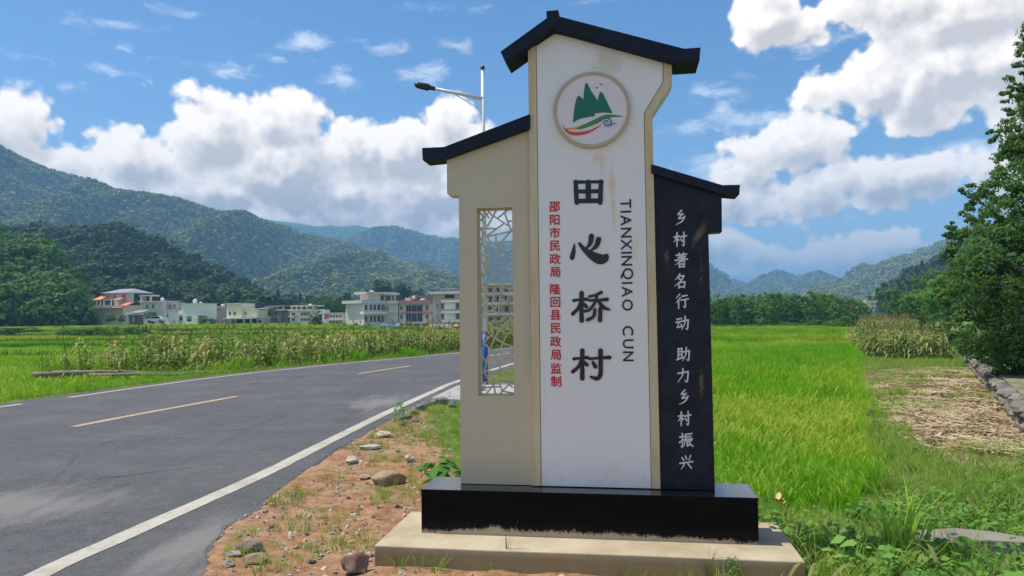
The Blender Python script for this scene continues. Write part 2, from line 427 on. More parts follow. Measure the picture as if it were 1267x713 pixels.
def ground_z(x, y):
    x = np.asarray(x, float); y = np.asarray(y, float)
    dr = x-xat(AR, y); dl = xat(AL, y)-x
    wv = np.interp(y, [0, 5, 6.3, 8, 14, 30], [5.0, 4.3, 3.5, 2.6, 1.2, .6]); wd = np.interp(y, [0, 6, 10, 30], [3.2, 2.2, 1.5, 1.2])
    z = -.45*sm(0, 1, (dr-wv)/wd) - .55*sm(0, 1, (dl-.5)/1.0)
    z += sm(70, 220, y)*sm(0, -60, x+.0*y)*1.5*(x < 0)
    z += (fbm(x, y, .9, 3, 3)-.5)*.07*sm(.0, .5, np.maximum(dr, dl))*sm(60, 20, y)
    z += (fbm(x, y, 5, 4, 5)-.5)*.05*sm(.0, .4, np.maximum(dr, dl))*sm(25, 12, y)
    z -= .012*sm(0, .15, -np.maximum(-dr, -dl))*0
    z += .02*sm(.5, .05, np.maximum(dr, dl))
    fl = np.interp(x, [c[0] for c in CLF_], [c[1] for c in CLF_]); z += .40*sm(-.25, .25, y-fl)*sm(15, 12, y-fl)*sm(CLF_[0][0]-.6, CLF_[0][0]+.3, x)*sm(3, -2, x)*(y < 60)
    inside = (dr < 0) & (dl < 0)
    return np.where(inside, -.02, z)

# ---------------------------------------------------------------- ground sheet
def spaced(lo, hi, fine0, fine1, st, g):
    a = list(np.arange(fine0, fine1, st)); s = st; v = fine1
    while v < hi: a.append(v); s *= g; v += s
    s = st; v = fine0-st
    while v > lo: a.insert(0, v); s *= g; v -= s
    return np.array([lo]+a+[hi])
gx = spaced(-9000, 9000, -3.4, 5.0, .05, 1.07); gy = spaced(-60, 9000, 3.8, 9.5, .05, 1.035)
XX, YY = np.meshgrid(gx, gy); ZZ = ground_z(XX, YY)
nx, ny = len(gx), len(gy)
I = np.arange(nx*ny).reshape(ny, nx)
GF = np.stack([I[:-1, :-1], I[:-1, 1:], I[1:, 1:], I[1:, :-1]], -1).reshape(-1, 4)
def ground_mat(nt):
    p = geo_pos(nt); soil, _ = attr(nt, 'soil'); straw, _ = attr(nt, 'strawy'); far, _ = attr(nt, 'far')
    n1 = noise(nt, p, 1.1, 5, .6); n2 = noise(nt, p, 7., 6, .7); n3 = noise(nt, p, 40., 4, .7)
    dirt = mix(nt, n2.step(.3, .7), (.20, .09, .04), (.40, .235, .125))
    dirt = mix(nt, n1.step(.45, .7)*.5, dirt, (.38, .27, .17))
    dirt = mix(nt, n3.step(.55, .75)*.6, dirt, (.48, .36, .25))
    grn = mix(nt, n2.step(.3, .7), (.07, .125, .02), (.17, .22, .045))
    sf = (soil*1.25+(n1-.5)*.9+(n2-.5)*.5).step(.35, .65)
    c = mix(nt, sf, grn, dirt)
    stc = mix(nt, n3.step(.3, .7), (.20, .13, .07), (.42, .32, .19))
    c = mix(nt, (straw+(n2-.5)*.8).step(.35, .65), c, stc)
    fc = mix(nt, noise(nt, p, .06, 4).step(.35, .65), (.12, .20, .03), (.17, .23, .05))
    c = mix(nt, far, c, fc)
    return {'Base Color': c, 'Roughness': .95, 'Specular IOR Level': .15, 'bump': (n2*.5+n3*.5, .02, 1)}
gme = mesh('ground', np.stack([XX, YY, ZZ], -1).reshape(-1, 3), GF, material('ground', ground_mat), True)
PAD = [(-.9, 4.75), (2.05, 4.3), (2.2, 5.1), (-.7, 5.6)]
dr = XX-xat(AR, YY)
soil = sm(-.1, .1, dr)*sm(.5, -.5, XX-np.interp(YY, [0, 4, 4.4, 5.2, 7, 9, 12, 16], [3.5, 2.4, 2.0, .6, -.6, -.9, -1.5, -1.9]))*sm(17, 12, YY)
soil = np.maximum(soil, .35*sm(.6, .1, np.abs(dr))*sm(60, 20, YY))
straw = inpoly(XX, YY, STRAW).astype(float)*.85
for nm, arr in (('soil', soil), ('strawy', straw), ('far', sm(40, 90, YY))):
    a = gme.attributes.new(nm, 'FLOAT', 'POINT'); a.data.foreach_set('value', arr.astype(np.float32).ravel())
link('ground', gme, kind='structure')

# ---------------------------------------------------------------- road
def asphalt(nt):
    p = geo_pos(nt); n = noise(nt, p, 45., 4, .85); n1 = noise(nt, p, .8, 4); n2 = noise(nt, vmul(nt, p, (1.2, .28, 1)), 1.5, 5, .65)
    v = voro(nt, p, 95.)
    c = mix(nt, n.step(.3, .7), (.042, .041, .043), (.108, .106, .110))
    c = mix(nt, v.step(.34, .16)*.5, c, (.24, .24, .24))
    c = mix(nt, noise(nt, vmul(nt, p, (3.2, .12, 1)), 1.2, 3, .5).step(.5, .75)*.3, c, (.05, .05, .055))
    mid = noise(nt, p, 7., 5, .75); c = mix(nt, mid.step(.42, .7)*.25, c, (.155, .152, .15)); c = mix(nt, mid.step(.5, .28)*.2, c, (.035, .034, .036))
    wv = noise(nt, p, 2.5, 3, .6); cr = voro(nt, p + 0. if False else vmul(nt, p, (1, .6, 1)), .55, 'DISTANCE_TO_EDGE') + (wv-.5)*.12
    c = mix(nt, (cr.abs()).step(.010, .002)*noise(nt, p, .33, 2).step(.5, .62)*.7, c, (.02, .02, .02))
    c = mix(nt, n1.step(.4, .7)*.25, c, (.17, .165, .16))
    x, y, z = sep(nt, p)
    # dried mud tracked over the lane, in two places
    def patch(cx, cy, rx, ry):
        u = (x-cx)*(1/rx); w = (y-cy)*(1/ry); return 1-(u*u+w*w).sqrt()
    m = patch(-4.5, 6.3, 1.75, 1.15).max(patch(-2.5, 13.9, .75, 2.0)).max(patch(-2.3, 5.2, .5, 1.5)*.7)
    mm = (m*1.1+(n2-.5)*2.6+(n-.5)*.5).step(.2, .9)
    c = mix(nt, mm*.55, c, (.25, .235, .21))
    edge = (x-(-2.25)).step(0., .3)*y.step(9, 5)
    c = mix(nt, (edge*(n2.step(.35, .6)))*.5, c, (.30, .23, .16))
    return {'Base Color': c, 'Roughness': .85, 'Specular IOR Level': .3, 'bump': (n*.6+v*.4, .008, .8)}
def strip(a, b, z, ny_=None):
    n = min(len(a), len(b)); V = [(*p, z) for p in a]+[(*p, z) for p in b]; m = len(a)
    return V, [(i, m+i, m+i+1, i+1) for i in range(m-1)]
ys = np.concatenate([np.arange(-10, 3, .5), np.arange(3, 12, .06), np.arange(12, 40, .3), np.arange(40, 300, 4)])
ra = xat(AR, ys)+(fbm(ys, ys*0, 2.2, 5, 2)-.5)*.24+(fbm(ys, ys*0, 9., 3, 4)-.5)*.12; la = xat(AL, ys)+(fbm(ys, ys*0, 1.2, 4, 8)-.5)*.2
V = []; F = []
for i, y in enumerate(ys):
    V += [(la[i]-.10, y, -.06), (la[i], y, .022), ((la[i]+ra[i])/2, y, .045), (ra[i], y, .022), (ra[i]+.16, y, -.05)]
for i in range(len(ys)-1):
    for k in range(4): a = i*5+k; F.append((a, a+1, a+6, a+5))
road = link('road', mesh('road', V, F, material('asphalt', asphalt)), kind='structure')
def paintm(name, col, dirt):
    def f(nt):
        p = geo_pos(nt); n = noise(nt, p, 18., 6, .75); n2 = noise(nt, p, 1.7, 4, .6); n3 = noise(nt, p, 80., 3, .7)
        c = mix(nt, (n*.6+n2*.4).step(.40, .64)*.7, col, dirt)
        c = mix(nt, ((n3*.6+n*.4)).step(.58, .66)*.7, c, (.14, .135, .13))
        return {'Base Color': c, 'Roughness': .8, 'bump': (n3, .004)}
    return material(name, f)
wp = paintm('white_paint', (.46, .43, .35), (.27, .225, .16)); yp = paintm('yellow_paint', (.46, .335, .19), (.28, .22, .15))
def road_z(x, y):
    l, r = xat(AL, y), xat(AR, y); t = (x-l)/(r-l); return .022+.023*(1-abs(2*t-1))
def marking(name, poly, y0, y1, w, mat):
    yy = np.unique(np.concatenate([[y0], np.arange(math.ceil(y0/.25)*.25, min(y1, 40), .25), np.arange(40, max(40.1, y1), 4), [y1]]))
    yy = yy[(yy >= y0) & (yy <= y1)]; xx = xat(poly, yy); V = []; F = []
    for i, (x, y) in enumerate(zip(xx, yy)):
        j = min(i+1, len(xx)-1); k = max(i-1, 0); d = Vector((xx[j]-xx[k], yy[j]-yy[k])).normalized()
        for s in (-1, 1):
            qx, qy = x+d.y*s*w/2, y-d.x*s*w/2; e = (vnoise(np.array(qy), np.array(s*3.), 6)-.5)*.014
            V.append((qx+float(e), qy, float(road_z(qx, qy))+.004))
    for i in range(len(yy)-1): F.append((2*i, 2*i+1, 2*i+3, 2*i+2))
    link(name, mesh(name, V, F, mat), kind='structure')
marking('road_edge_line', RL, -10, 290, .17, wp)
marking('road_edge_line', LL, -10, 14.35, .15, wp); marking('road_edge_line', LL, 15.5, 290, .15, wp)
for a, b in ((-4, -.5), (2.0, 4.6), (11.0, 15.2), (21.2, 24.6), (30.5, 34.)): marking('road_centre_dash', CL, a, b, .15, yp)

# ---------------------------------------------------------------- hills and mountains
def hill(name, sil, D, Lf, seed, mat, spur=.35, nfreq=1., Dv=0, ncol=150, nrow=34, zb=-2, low=0.):
    px = np.linspace(sil[0][0], sil[-1][0], ncol); py = np.interp(px, [s[0] for s in sil], [s[1] for s in sil])
    # soft corners
    k = np.array([.25, .5, .25]); pe = np.pad(py, 1, mode='edge'); py = np.convolve(pe, k, 'valid')
    V = []; H = []
    for i in range(ncol):
        D_ = D*(1+Dv*math.sin(i*.045*nfreq+seed)); X0, Y0, Z0 = P(px[i], py[i], D_); Z0 = max(Z0-low, 1)
        hz = 0
        for j in range(-5, nrow+1):
            if j < 0: t = -j/5; y = Y0+Lf*.5*t; x = X0*y/Y0; z = Z0*(1-t)+zb*t
            else:
                t = j/nrow; y = Y0-Lf*t; x = X0*y/Y0
                xw = x/Z0 if False else x/(Lf*.55)*nfreq
                m = mn.noise(Vector((xw*1.6+seed, t*1.2+seed*3, 0)))*.9
                rg = 1-abs(mn.noise(Vector((xw*2.2+m, t*.9, seed*5.))))*2
                rg2 = 1-abs(mn.noise(Vector((xw*6+m*2, t*2.6, seed*9.))))*2
                pr = (1-t)**1.25
                z = Z0*pr+Z0*spur*(rg-.45)*math.sin(math.pi*min(1, t*1.15))**1.0*(1-.45*t)+Z0*.10*(rg2-.4)*min(1, t*5)*(1-t)
                z = max(z, zb) if t < 1 else zb
                # never above the ridge line as seen from the road
                z = min(z, CH+(Z0-CH)*y/Y0-.0*t)
            V.append((x, y, z))
    m = nrow+6; F = [(i*m+j, i*m+j+1, (i+1)*m+j+1, (i+1)*m+j) for i in range(ncol-1) for j in range(m-1)]
    me = tri = mesh(name, V, np.array(F), mat, True); o = link(name, me, kind='structure')
    return np.array(V).reshape(ncol, m, 3)
def hillm(name, c0, c1, c2, s):
    def f(nt):
        p = geo_pos(nt); n = noise(nt, p, s, 6, .65); n2 = noise(nt, p, s*7, 5, .7); v = voro(nt, p, s*16)
        c = mix(nt, n2.step(.35, .65), c0, c1); c = mix(nt, n.step(.55, .72)*.7, c, c2)
        return {'Base Color': c, 'Roughness': 1., 'Specular IOR Level': .05, 'bump': (v*-1+n2, 1.2/s*.06)}
    return material(name, f)
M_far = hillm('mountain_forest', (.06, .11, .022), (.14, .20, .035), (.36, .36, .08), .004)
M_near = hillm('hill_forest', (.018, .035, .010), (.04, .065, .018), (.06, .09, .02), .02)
SILS = dict(
 A=[(-160, 172), (-60, 168), (0, 182), (53, 208), (87, 217), (115, 224), (143, 236), (180, 240), (219, 246), (247, 255), (269, 262), (300, 261), (314, 269), (335, 277), (354, 280), (371, 290), (385, 291), (406, 295), (432, 300), (454, 308), (470, 311), (489, 321), (504, 326), (520, 322), (537, 331), (551, 339), (580, 350), (620, 372), (650, 392)],
 B=[(420, 312), (432, 295), (451, 286), (466, 281), (487, 279), (501, 284), (525, 290), (549, 295.6), (567, 295), (600, 298), (640, 303), (700, 312), (760, 306), (820, 300), (850, 312), (876, 326), (890, 333), (906, 344), (924, 350), (943, 360), (965, 385)],
 C=[(290, 275), (330, 272), (354, 275), (371, 277), (392, 280.5), (404, 279), (423, 280.5), (442, 279), (456, 282), (480, 290)],
 D=[(-80, 275), (0, 280), (56, 278), (84, 283), (121, 279), (135, 276.5), (157, 283), (174, 294), (196, 297.5), (227, 311), (252, 328), (281, 340), (311, 354), (322, 372), (330, 392)],
 E=[(-120, 270), (-40, 280), (0, 289), (17, 297), (48, 300), (64, 311), (79, 325), (92, 350), (97, 375), (101, 396)],
 F=[(295, 392), (318, 376), (335, 369), (360, 366), (395, 369), (420, 362), (440, 366), (470, 353), (490, 355), (512, 364), (560, 367), (640, 372), (720, 385)],
 G2=[(900, 380), (927, 350), (940, 341), (954, 335.6), (970, 334.3), (986, 342), (997, 338.3), (1014, 334.3), (1026, 339.6), (1037, 342), (1060, 352), (1090, 372)],
 G3=[(1010, 372), (1037, 347), (1048, 337), (1064, 326), (1075, 328), (1093, 323.5), (1118, 314.7), (1139, 306), (1155, 300.7), (1200, 284), (1300, 258), (1420, 250)],
 G4=[(985, 372), (1005, 355), (1021, 348.5), (1037, 353), (1060, 372)],
 G5=[(1082, 372), (1095, 360), (1105, 350), (1120, 338), (1140, 326), (1160, 318), (1200, 300), (1300, 282), (1420, 280)])
HV = {}
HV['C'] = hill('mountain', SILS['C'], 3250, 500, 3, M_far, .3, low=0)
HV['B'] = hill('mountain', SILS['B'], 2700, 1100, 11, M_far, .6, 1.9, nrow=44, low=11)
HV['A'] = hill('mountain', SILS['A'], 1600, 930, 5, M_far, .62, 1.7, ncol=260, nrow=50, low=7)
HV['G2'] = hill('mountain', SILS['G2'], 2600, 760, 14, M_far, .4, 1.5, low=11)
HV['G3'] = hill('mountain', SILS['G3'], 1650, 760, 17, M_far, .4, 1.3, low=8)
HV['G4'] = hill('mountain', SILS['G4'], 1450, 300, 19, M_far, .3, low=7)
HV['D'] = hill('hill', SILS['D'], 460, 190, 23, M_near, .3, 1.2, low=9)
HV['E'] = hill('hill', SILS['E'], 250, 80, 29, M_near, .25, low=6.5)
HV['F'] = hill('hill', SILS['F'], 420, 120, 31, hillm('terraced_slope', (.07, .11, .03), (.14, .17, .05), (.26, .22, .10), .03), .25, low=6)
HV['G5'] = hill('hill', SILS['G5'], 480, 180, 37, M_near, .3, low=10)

bark = simple('bark', (.10, .075, .05), .9, .3, 9, .01)
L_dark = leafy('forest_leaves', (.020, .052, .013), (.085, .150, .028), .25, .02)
L_mid = leafy('far_forest_leaves', (.06, .125, .022), (.50, .48, .07), .2, .005)  # yellow patches in the leaf colour imitate sunlit ridges
L_row = leafy('row_leaves', (.05, .135, .024), (.16, .30, .05), .4, .15)
L_big = leafy('near_tree_leaves', (.048, .122, .028), (.13, .24, .055), .45, .5)
def std_crown(seed, n1, n2, ls, mat, tall=1.):
    r = random.Random(seed)
    lobes = [((0, 0, .52*tall), (.34, .34, .40*tall))]+[((r.uniform(-.22, .22), r.uniform(-.22, .22), r.uniform(.32, .8)*tall), (.2, .2, .18)) for _ in range(4)]
    return crown_mesh('crown', lobes, n1, n2, ls, mat, seed, .34, .75)
def cone_crown(seed, mat):
    r = np.random.default_rng(seed); n = 340; h = r.random(n)**.8; rad = (1-h)*.26*r.uniform(.5, 1.1, n)+.01; a = r.random(n)*6.283
    C = np.stack([np.cos(a)*rad, np.sin(a)*rad, .08+h*.94-rad*.25], 1); N = np.stack([np.cos(a), np.sin(a), np.full(n, .9)], 1)+r.normal(size=(n, 3))*.4
    V, F = leaf_quads(C, N, .11, .7, r); return mesh('crown', V, F, mat)
knoll_crowns = [std_crown(170+i, 40, 18, .10, L_row, 1+.15*(i % 3)) for i in range(4)]
near_crowns = [std_crown(100+i, 34, 16, .11, L_dark, 1+.15*(i % 3)) for i in range(4)]+[cone_crown(150, L_dark), cone_crown(151, L_dark)]
far_crowns = [std_crown(200+i, 12, 7, .26, L_mid) for i in range(4)]
def forest(name, label, key, n, h0, h1, protos, tmax=.95, seed=1, keep=None):
    V = HV[key]; nc, m, _ = V.shape; r = np.random.default_rng(seed)
    a = r.random(n)*(nc-1.01); b = 4.6+r.random(n)*(m-6)*tmax; i = a.astype(int); j = b.astype(int); fa = (a-i)[:, None]; fb = (b-j)[:, None]
    p = (V[i, j]*(1-fa)+V[i+1, j]*fa)*(1-fb)+(V[i, j+1]*(1-fa)+V[i+1, j+1]*fa)*fb
    if keep is not None: p = p[keep(p)]
    s = h0*.65+(h1*1.3-h0*.65)*r.random(len(p))**1.9; p[:, 2] -= s*.25
    scatter(name, label, 'forest', p, s, protos, .05)
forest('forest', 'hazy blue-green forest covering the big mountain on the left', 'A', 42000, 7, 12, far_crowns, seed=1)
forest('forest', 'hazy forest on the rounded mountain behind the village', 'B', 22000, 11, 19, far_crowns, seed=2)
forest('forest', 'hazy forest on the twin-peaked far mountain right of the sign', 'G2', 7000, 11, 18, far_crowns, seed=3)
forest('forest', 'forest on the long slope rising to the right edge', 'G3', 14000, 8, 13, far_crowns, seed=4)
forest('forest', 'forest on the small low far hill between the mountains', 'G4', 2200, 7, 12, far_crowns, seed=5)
forest('forest', 'dark mixed forest on the steep hill behind the left houses', 'D', 4200, 7, 12.5, near_crowns, seed=6)
forest('forest', 'dark green wood on the knoll at the left edge', 'E', 1700, 5, 9.5, knoll_crowns, seed=7)
forest('forest', 'dark wood on the near hillside behind the right-hand trees', 'G5', 2200, 7, 13, near_crowns, seed=8)
forest('forest', 'scattered trees on the terraced slope behind the village', 'F', 620, 6, 11, near_crowns, seed=9, keep=lambda p: (fbm(p[:, 0], p[:, 1], .03, 3, 6) > .47) | (p[:, 0] > -70))

# ================================================================ THE SIGN
def sp(pts, n): return [S(x, y, n) for x, y in pts]
def beige(nt):
    p = obj_pos(nt); x, y, z = sep(nt, p)
    n = noise(nt, p, 3., 5, .6); n2 = noise(nt, vmul(nt, p, (9, 9, .8)), 3., 4, .6)
    c = mix(nt, n, (.52, .455, .32), (.56, .50, .36)); c = mix(nt, n2.step(.6, .8)*.22, c, (.36, .28, .16))
    c = mix(nt, ((.66-z)*4.+(noise(nt, p, 14., 5, .7)-.5)*2.5).step(.0, 1.2)*.35, c, (.36, .28, .18)); c = mix(nt, noise(nt, vmul(nt, p, (14, 1, .35)), 2., 6, .7).step(.52, .8)*.2, c, (.34, .29, .2))
    return {'Base Color': c, 'Roughness': .5, 'Specular IOR Level': .35, 'bump': (noise(nt, p, 120., 2), .0012)}
def cream(nt):
    p = obj_pos(nt); n = noise(nt, vmul(nt, p, (6, 6, 1)), 3., 5, .65)
    c = mix(nt, n.step(.35, .7), (.60, .53, .37), (.56, .42, .22))
    return {'Base Color': c, 'Roughness': .5, 'Specular IOR Level': .35}
c1u, c1v = S(745, 200, .165); c2u, c2v = S(758, 240, .165); c3u, c3v = S(752, 78, .165); c4u, c4v = S(712, 165, .165); c5u, c5v = S(786, 310, .165)
def white(nt):
    p = obj_pos(nt); x, y, z = sep(nt, p); n = noise(nt, p, 2.2, 4, .6); ns = noise(nt, vmul(nt, p, (20, 1, 1.6)), 3., 5, .7); nf = noise(nt, p, 14., 5, .7)
    c = mix(nt, n, (.74, .725, .72), (.80, .785, .775))
    def blob(u, v, ru, rv):
        a = (x-u)*(1/ru); b = (z-v)*(1/rv); return 1-(a*a+b*b).sqrt()
    # rust run that leaves the disc's lower rim and turns down to the right
    run = blob(c1u-.03, c1v+.03, .07, .05).max(blob(c1u, c1v, .05, .12)).max(blob(c2u-.005, c2v+.06, .045, .2)).max(blob(c2u+.005, c2v-.12, .03, .2)).max(blob(c4u-.03, c4v, .18, .05)*.6)
    rm = (run*1.1+(ns-.5)*1.5+(nf-.5)*.9).step(.15, 1.0)*.62
    c = mix(nt, rm, c, (.72, .50, .26))
    r2 = (blob(c5u, c5v, .05, .22)*.8+(ns-.5)*1.2).step(.25, .8)*.4
    c = mix(nt, r2, c, (.78, .60, .35))
    top = (blob(c3u, c3v, .19, .15)*.9+(ns-.5)*1.0+(nf-.5)*.8).step(.2, .75)*.45
    c = mix(nt, top, c, (.52, .42, .24))
    st = noise(nt, vmul(nt, p, (14, 1, .35)), 2., 6, .7).step(.52, .8)*.16; c = mix(nt, st, c, (.46, .42, .34)); c = mix(nt, ((.62-z)*4.+(nf-.5)*2.5).step(.0, 1.2)*.28, c, (.46, .36, .24))
    return {'Base Color': c, 'Roughness': .38, 'Specular IOR Level': .4}
b1u, b1v = S(838, 320, .17); b2u, b2v = S(868, 285, .17); b3u, b3v = S(868, 475, .17)
def darkp(nt):
    p = obj_pos(nt); x, y, z = sep(nt, p); nf = noise(nt, p, 9., 6, .7)
    sr = vmul(nt, comb(nt, x*.7-z*.7, y, x*.7+z*.7), (9, 1, 2)); ns = noise(nt, sr, 5., 6, .75)
    def blob(u, v, ru, rv, sk=0.):
        b = (z-v)*(1/rv); a = (x-u-(z-v)*sk)*(1/ru); return 1-(a*a+b*b).sqrt()
    k = blob(b2u-.01, b2v-.02, .05, .17, .45).max(blob(b3u, b3v, .03, .17)).max(blob(b1u-.07, b1v, .035, .12)*.8).max(blob(b1u+.16, b1v-.1, .02, .3)*.6)
    m = (k*1.1+(ns-.5)*2.4).step(.36, 1.05)*.38
    c = mix(nt, nf.step(.3, .7), (.008, .012, .020), (.018, .024, .036))
    c = mix(nt, m, c, (.34, .24, .14)); c = mix(nt, noise(nt, p, 60., 3, .8).step(.70, .78)*.25, c, (.3, .28, .24))
    return {'Base Color': c, 'Roughness': .42, 'Specular IOR Level': .18}
M_beige = material('beige_panel_paint', beige); M_cream = material('cream_trim_paint', cream); M_white = material('white_panel_paint', white)
M_black = material('black_panel_paint', darkp)
M_roof = simple('dark_roof_paint', (.016, .023, .040), .7, .4, 5, .0015, spec=.12)
def granite(nt):
    p = obj_pos(nt); x, y, z = sep(nt, p); n = noise(nt, p, 22., 6, .8); n2 = noise(nt, vmul(nt, p, (1, 1, .5)), 3.2, 8, .85); nf = noise(nt, p, 70., 3, .8)
    c = mix(nt, n, (.003, .003, .004), (.007, .008, .010)); c = mix(nt, nf.step(.74, .8)*.4, c, (.35, .33, .3))
    lo = (.148+x.step(.2, .6)*x.step(2.0, 1.4)*.016-z)*30.+(n2-.5)*5.+(nf-.5)*2.2
    mud = lo.step(-.2, .5)
    spl = ((.27-z)*7.+(nf-.5)*5.+(n-.5)*3.-1.5).step(.2, .8)*z.step(.40, .36)
    c = mix(nt, spl*.5, c, (.42, .36, .24)); c = mix(nt, mud, c, mix(nt, n, (.36, .27, .16), (.52, .44, .31)))
    r = (mud.max(spl*.6))*.7+.10
    return {'Base Color': c, 'Roughness': r, 'Specular IOR Level': z.step(.4195, .421)*.85+.08}
M_gran = material('black_granite', granite)
def concrete(nt):
    p = obj_pos(nt); x, y, z = sep(nt, p); n = noise(nt, p, 3., 5, .6); n2 = noise(nt, p, 30., 5, .7)
    c = mix(nt, n.step(.3, .7), (.36, .29, .185), (.50, .42, .29)); c = mix(nt, n2.step(.55, .75)*.4, c, (.34, .27, .17))
    c = mix(nt, (z*-1+.115+(n-.5)*.05).step(0, .05), c, (.34, .26, .14))
    return {'Base Color': c, 'Roughness': .9, 'Specular IOR Level': .2, 'bump': (n2, .004)}
M_conc = material('cream_concrete', concrete)

sign = bpy.data.objects.new('village_sign', None); COL.objects.link(sign); sign.location = SO; sign.rotation_euler = (0, 0, -YAW)
sign['label'] = 'tall white and beige village name sign with dark roofs on black plinth'; sign['category'] = 'sign'
HP, TP = .12, .4217
PW, PD = 2.2576, .3964
SNF, SNB = .183, .295
# footing: a slab with a slightly broken edge
fp = [(-.2344, -.3068), (.6, -.312), (1.5, -.300), (2.4725, -.3068), (2.4725, .5443), (-.2344, .5443)]
mb = MB(); n = len(fp)
mb.add([(x, y, HP) for x, y in fp]+[(x*1.0, y, -.12) for x, y in fp], [tuple(range(n)), tuple(range(2*n-1, n-1, -1))]+[(i+n, (i+1) % n+n, (i+1) % n, i) for i in range(n)])
bevel(mb.build('footing', M_conc, sign), .008)
bevel(MB().box(0, PW, 0, PD, HP-.02, TP-.022).build('plinth', M_gran, sign), .003)
bevel(MB().box(-.003, PW+.003, -.004, PD+.003, TP-.022, TP).build('plinth_cap', M_gran, sign), .003)

# left wing with an opening
n0 = SNF
out = sp([(570.5, 600.5), (567.3, 242.8), (556, 242.3), (553.3, 239.5), (552.8, 196)], n0)
tr = S(662, 152, n0); br = S(668, 601.5, n0)
opn = sp([(589.6, 258), (633.8, 257.3), (636, 490), (591.8, 490.4)], n0)     # tl tr br bl
zt = TP+.004
ol, orr = (opn[0][0]+opn[3][0])/2, (opn[1][0]+opn[2][0])/2; ot, ob = opn[0][1], opn[2][1]
xl = (out[0][0]+out[1][0])/2; xr_ = (tr[0]+br[0])/2
topl, topr = out[4][1], tr[1]
slope = (topr-topl)/(tr[0]-out[4][0])
tz = lambda x: topl+(x-out[4][0])*slope
mb = MB()
mb.prism([(xl, zt), (ol, zt), (ol, ob), (xl, ob)], n0, SNB)
mb.prism([(xl, ob), (ol, ob), (ol, ot), (xl, ot)], n0, SNB)
mb.prism([(ol, zt), (orr, zt), (orr, ob), (ol, ob)], n0, SNB)
mb.prism([(orr, zt), (xr_, zt), (xr_, ob), (orr, ob)], n0, SNB)
mb.prism([(orr, ob), (xr_, ob), (xr_, ot), (orr, ot)], n0, SNB)
notch = out[1][1]
mb.prism([(xl, ot), (xr_, ot), (xr_, tz(xr_)), (out[4][0], tz(out[4][0])), (out[4][0], out[3][1]), (out[2][0], out[2][1]), (xl, notch)], n0, SNB)
def clean(mb_):
    """drop the inner faces shared by butting blocks"""
    import collections
    key = lambda f: tuple(sorted(tuple(round(c, 4) for c in mb_.v[i]) for i in f)); c = collections.Counter(key(f) for f in mb_.f)
    mb_.f = [f for f in mb_.f if c[key(f)] == 1]; return mb_
wing = link('beige_wing', tri_fix(clean(mb).mesh('beige_wing', M_beige)), sign)
# thin frame round the opening
fr = MB(); e = .008; fw = .009
for a in ((ol, orr, ot-fw, ot), (ol, orr, ob, ob+fw), (ol, ol+fw, ob+fw, ot-fw), (orr-fw, orr, ob+fw, ot-fw)):
    fr.box(a[0]-.001, a[1]+.001, n0+.058, n0+.086, a[2], a[3])
fr.build('opening_frame', M_beige, sign)
# lattice: irregular cracked-ice bars traced in image crops, drawn between frame sides
def lat(px, py): return S(px, py, n0+.07)
T6 = lambda x, y: (575+x/5.48, 250+y/5.48)
T7 = lambda x, y: (575+x/5.48, 370+y/5.48)
bars = [(T6, a) for a in [((80, 60), (130, 108)), ((130, 60), (165, 110)), ((95, 135), (160, 75)), ((215, 55), (155, 165)), ((110, 120), (155, 165)), ((160, 60), (190, 100)), ((195, 95), (292, 160)), ((225, 110), (290, 55)),
   ((270, 75), (315, 195)), ((295, 130), (325, 130)), ((95, 177), (215, 182)), ((155, 225), (262, 150)), ((100, 175), (150, 235)), ((150, 235), (312, 200)), ((312, 200), (325, 185)), ((312, 200), (222, 298)), ((212, 232), (210, 290)),
   ((80, 250), (118, 250)), ((122, 205), (118, 285)), ((118, 285), (90, 300)), ((118, 285), (150, 315)), ((150, 235), (172, 268)), ((172, 268), (222, 298)), ((172, 268), (150, 315)), ((222, 298), (232, 345)), ((260, 270), (325, 270)), ((260, 270), (252, 320)),
   ((150, 315), (190, 345)), ((232, 345), (190, 345)), ((252, 320), (285, 345)), ((285, 345), (325, 330)), ((100, 345), (150, 375)), ((150, 315), (130, 345)), ((190, 345), (180, 400)), ((232, 345), (250, 385)), ((285, 345), (250, 385)), ((285, 345), (300, 400)),
   ((100, 395), (130, 420)), ((150, 375), (130, 420)), ((150, 375), (180, 400)), ((180, 400), (222, 420)), ((250, 385), (222, 420)), ((300, 400), (325, 395)), ((300, 400), (270, 445)), ((222, 420), (230, 465)), ((130, 420), (145, 480)), ((95, 460), (125, 500)), ((145, 480), (125, 500)),
   ((180, 400), (165, 450)), ((165, 450), (145, 480)), ((165, 450), (200, 490)), ((230, 465), (200, 490)), ((230, 465), (270, 445)), ((270, 445), (300, 480)), ((300, 480), (325, 465)), ((300, 480), (280, 530)), ((200, 490), (195, 540)), ((125, 500), (140, 560)), ((230, 465), (250, 520)), ((250, 520), (280, 530)),
   ((250, 520), (240, 570)), ((195, 540), (240, 570)), ((195, 540), (140, 560)), ((280, 530), (325, 550)), ((95, 560), (140, 560)), ((100, 610), (325, 635)), ((140, 560), (125, 615)), ((240, 570), (245, 625)), ((240, 570), (300, 590)), ((300, 590), (325, 580)), ((150, 618), (120, 690)), ((200, 622), (180, 712)), ((245, 625), (230, 712)), ((300, 632), (280, 690)), ((120, 690), (95, 655)), ((245, 660), (325, 700))]]
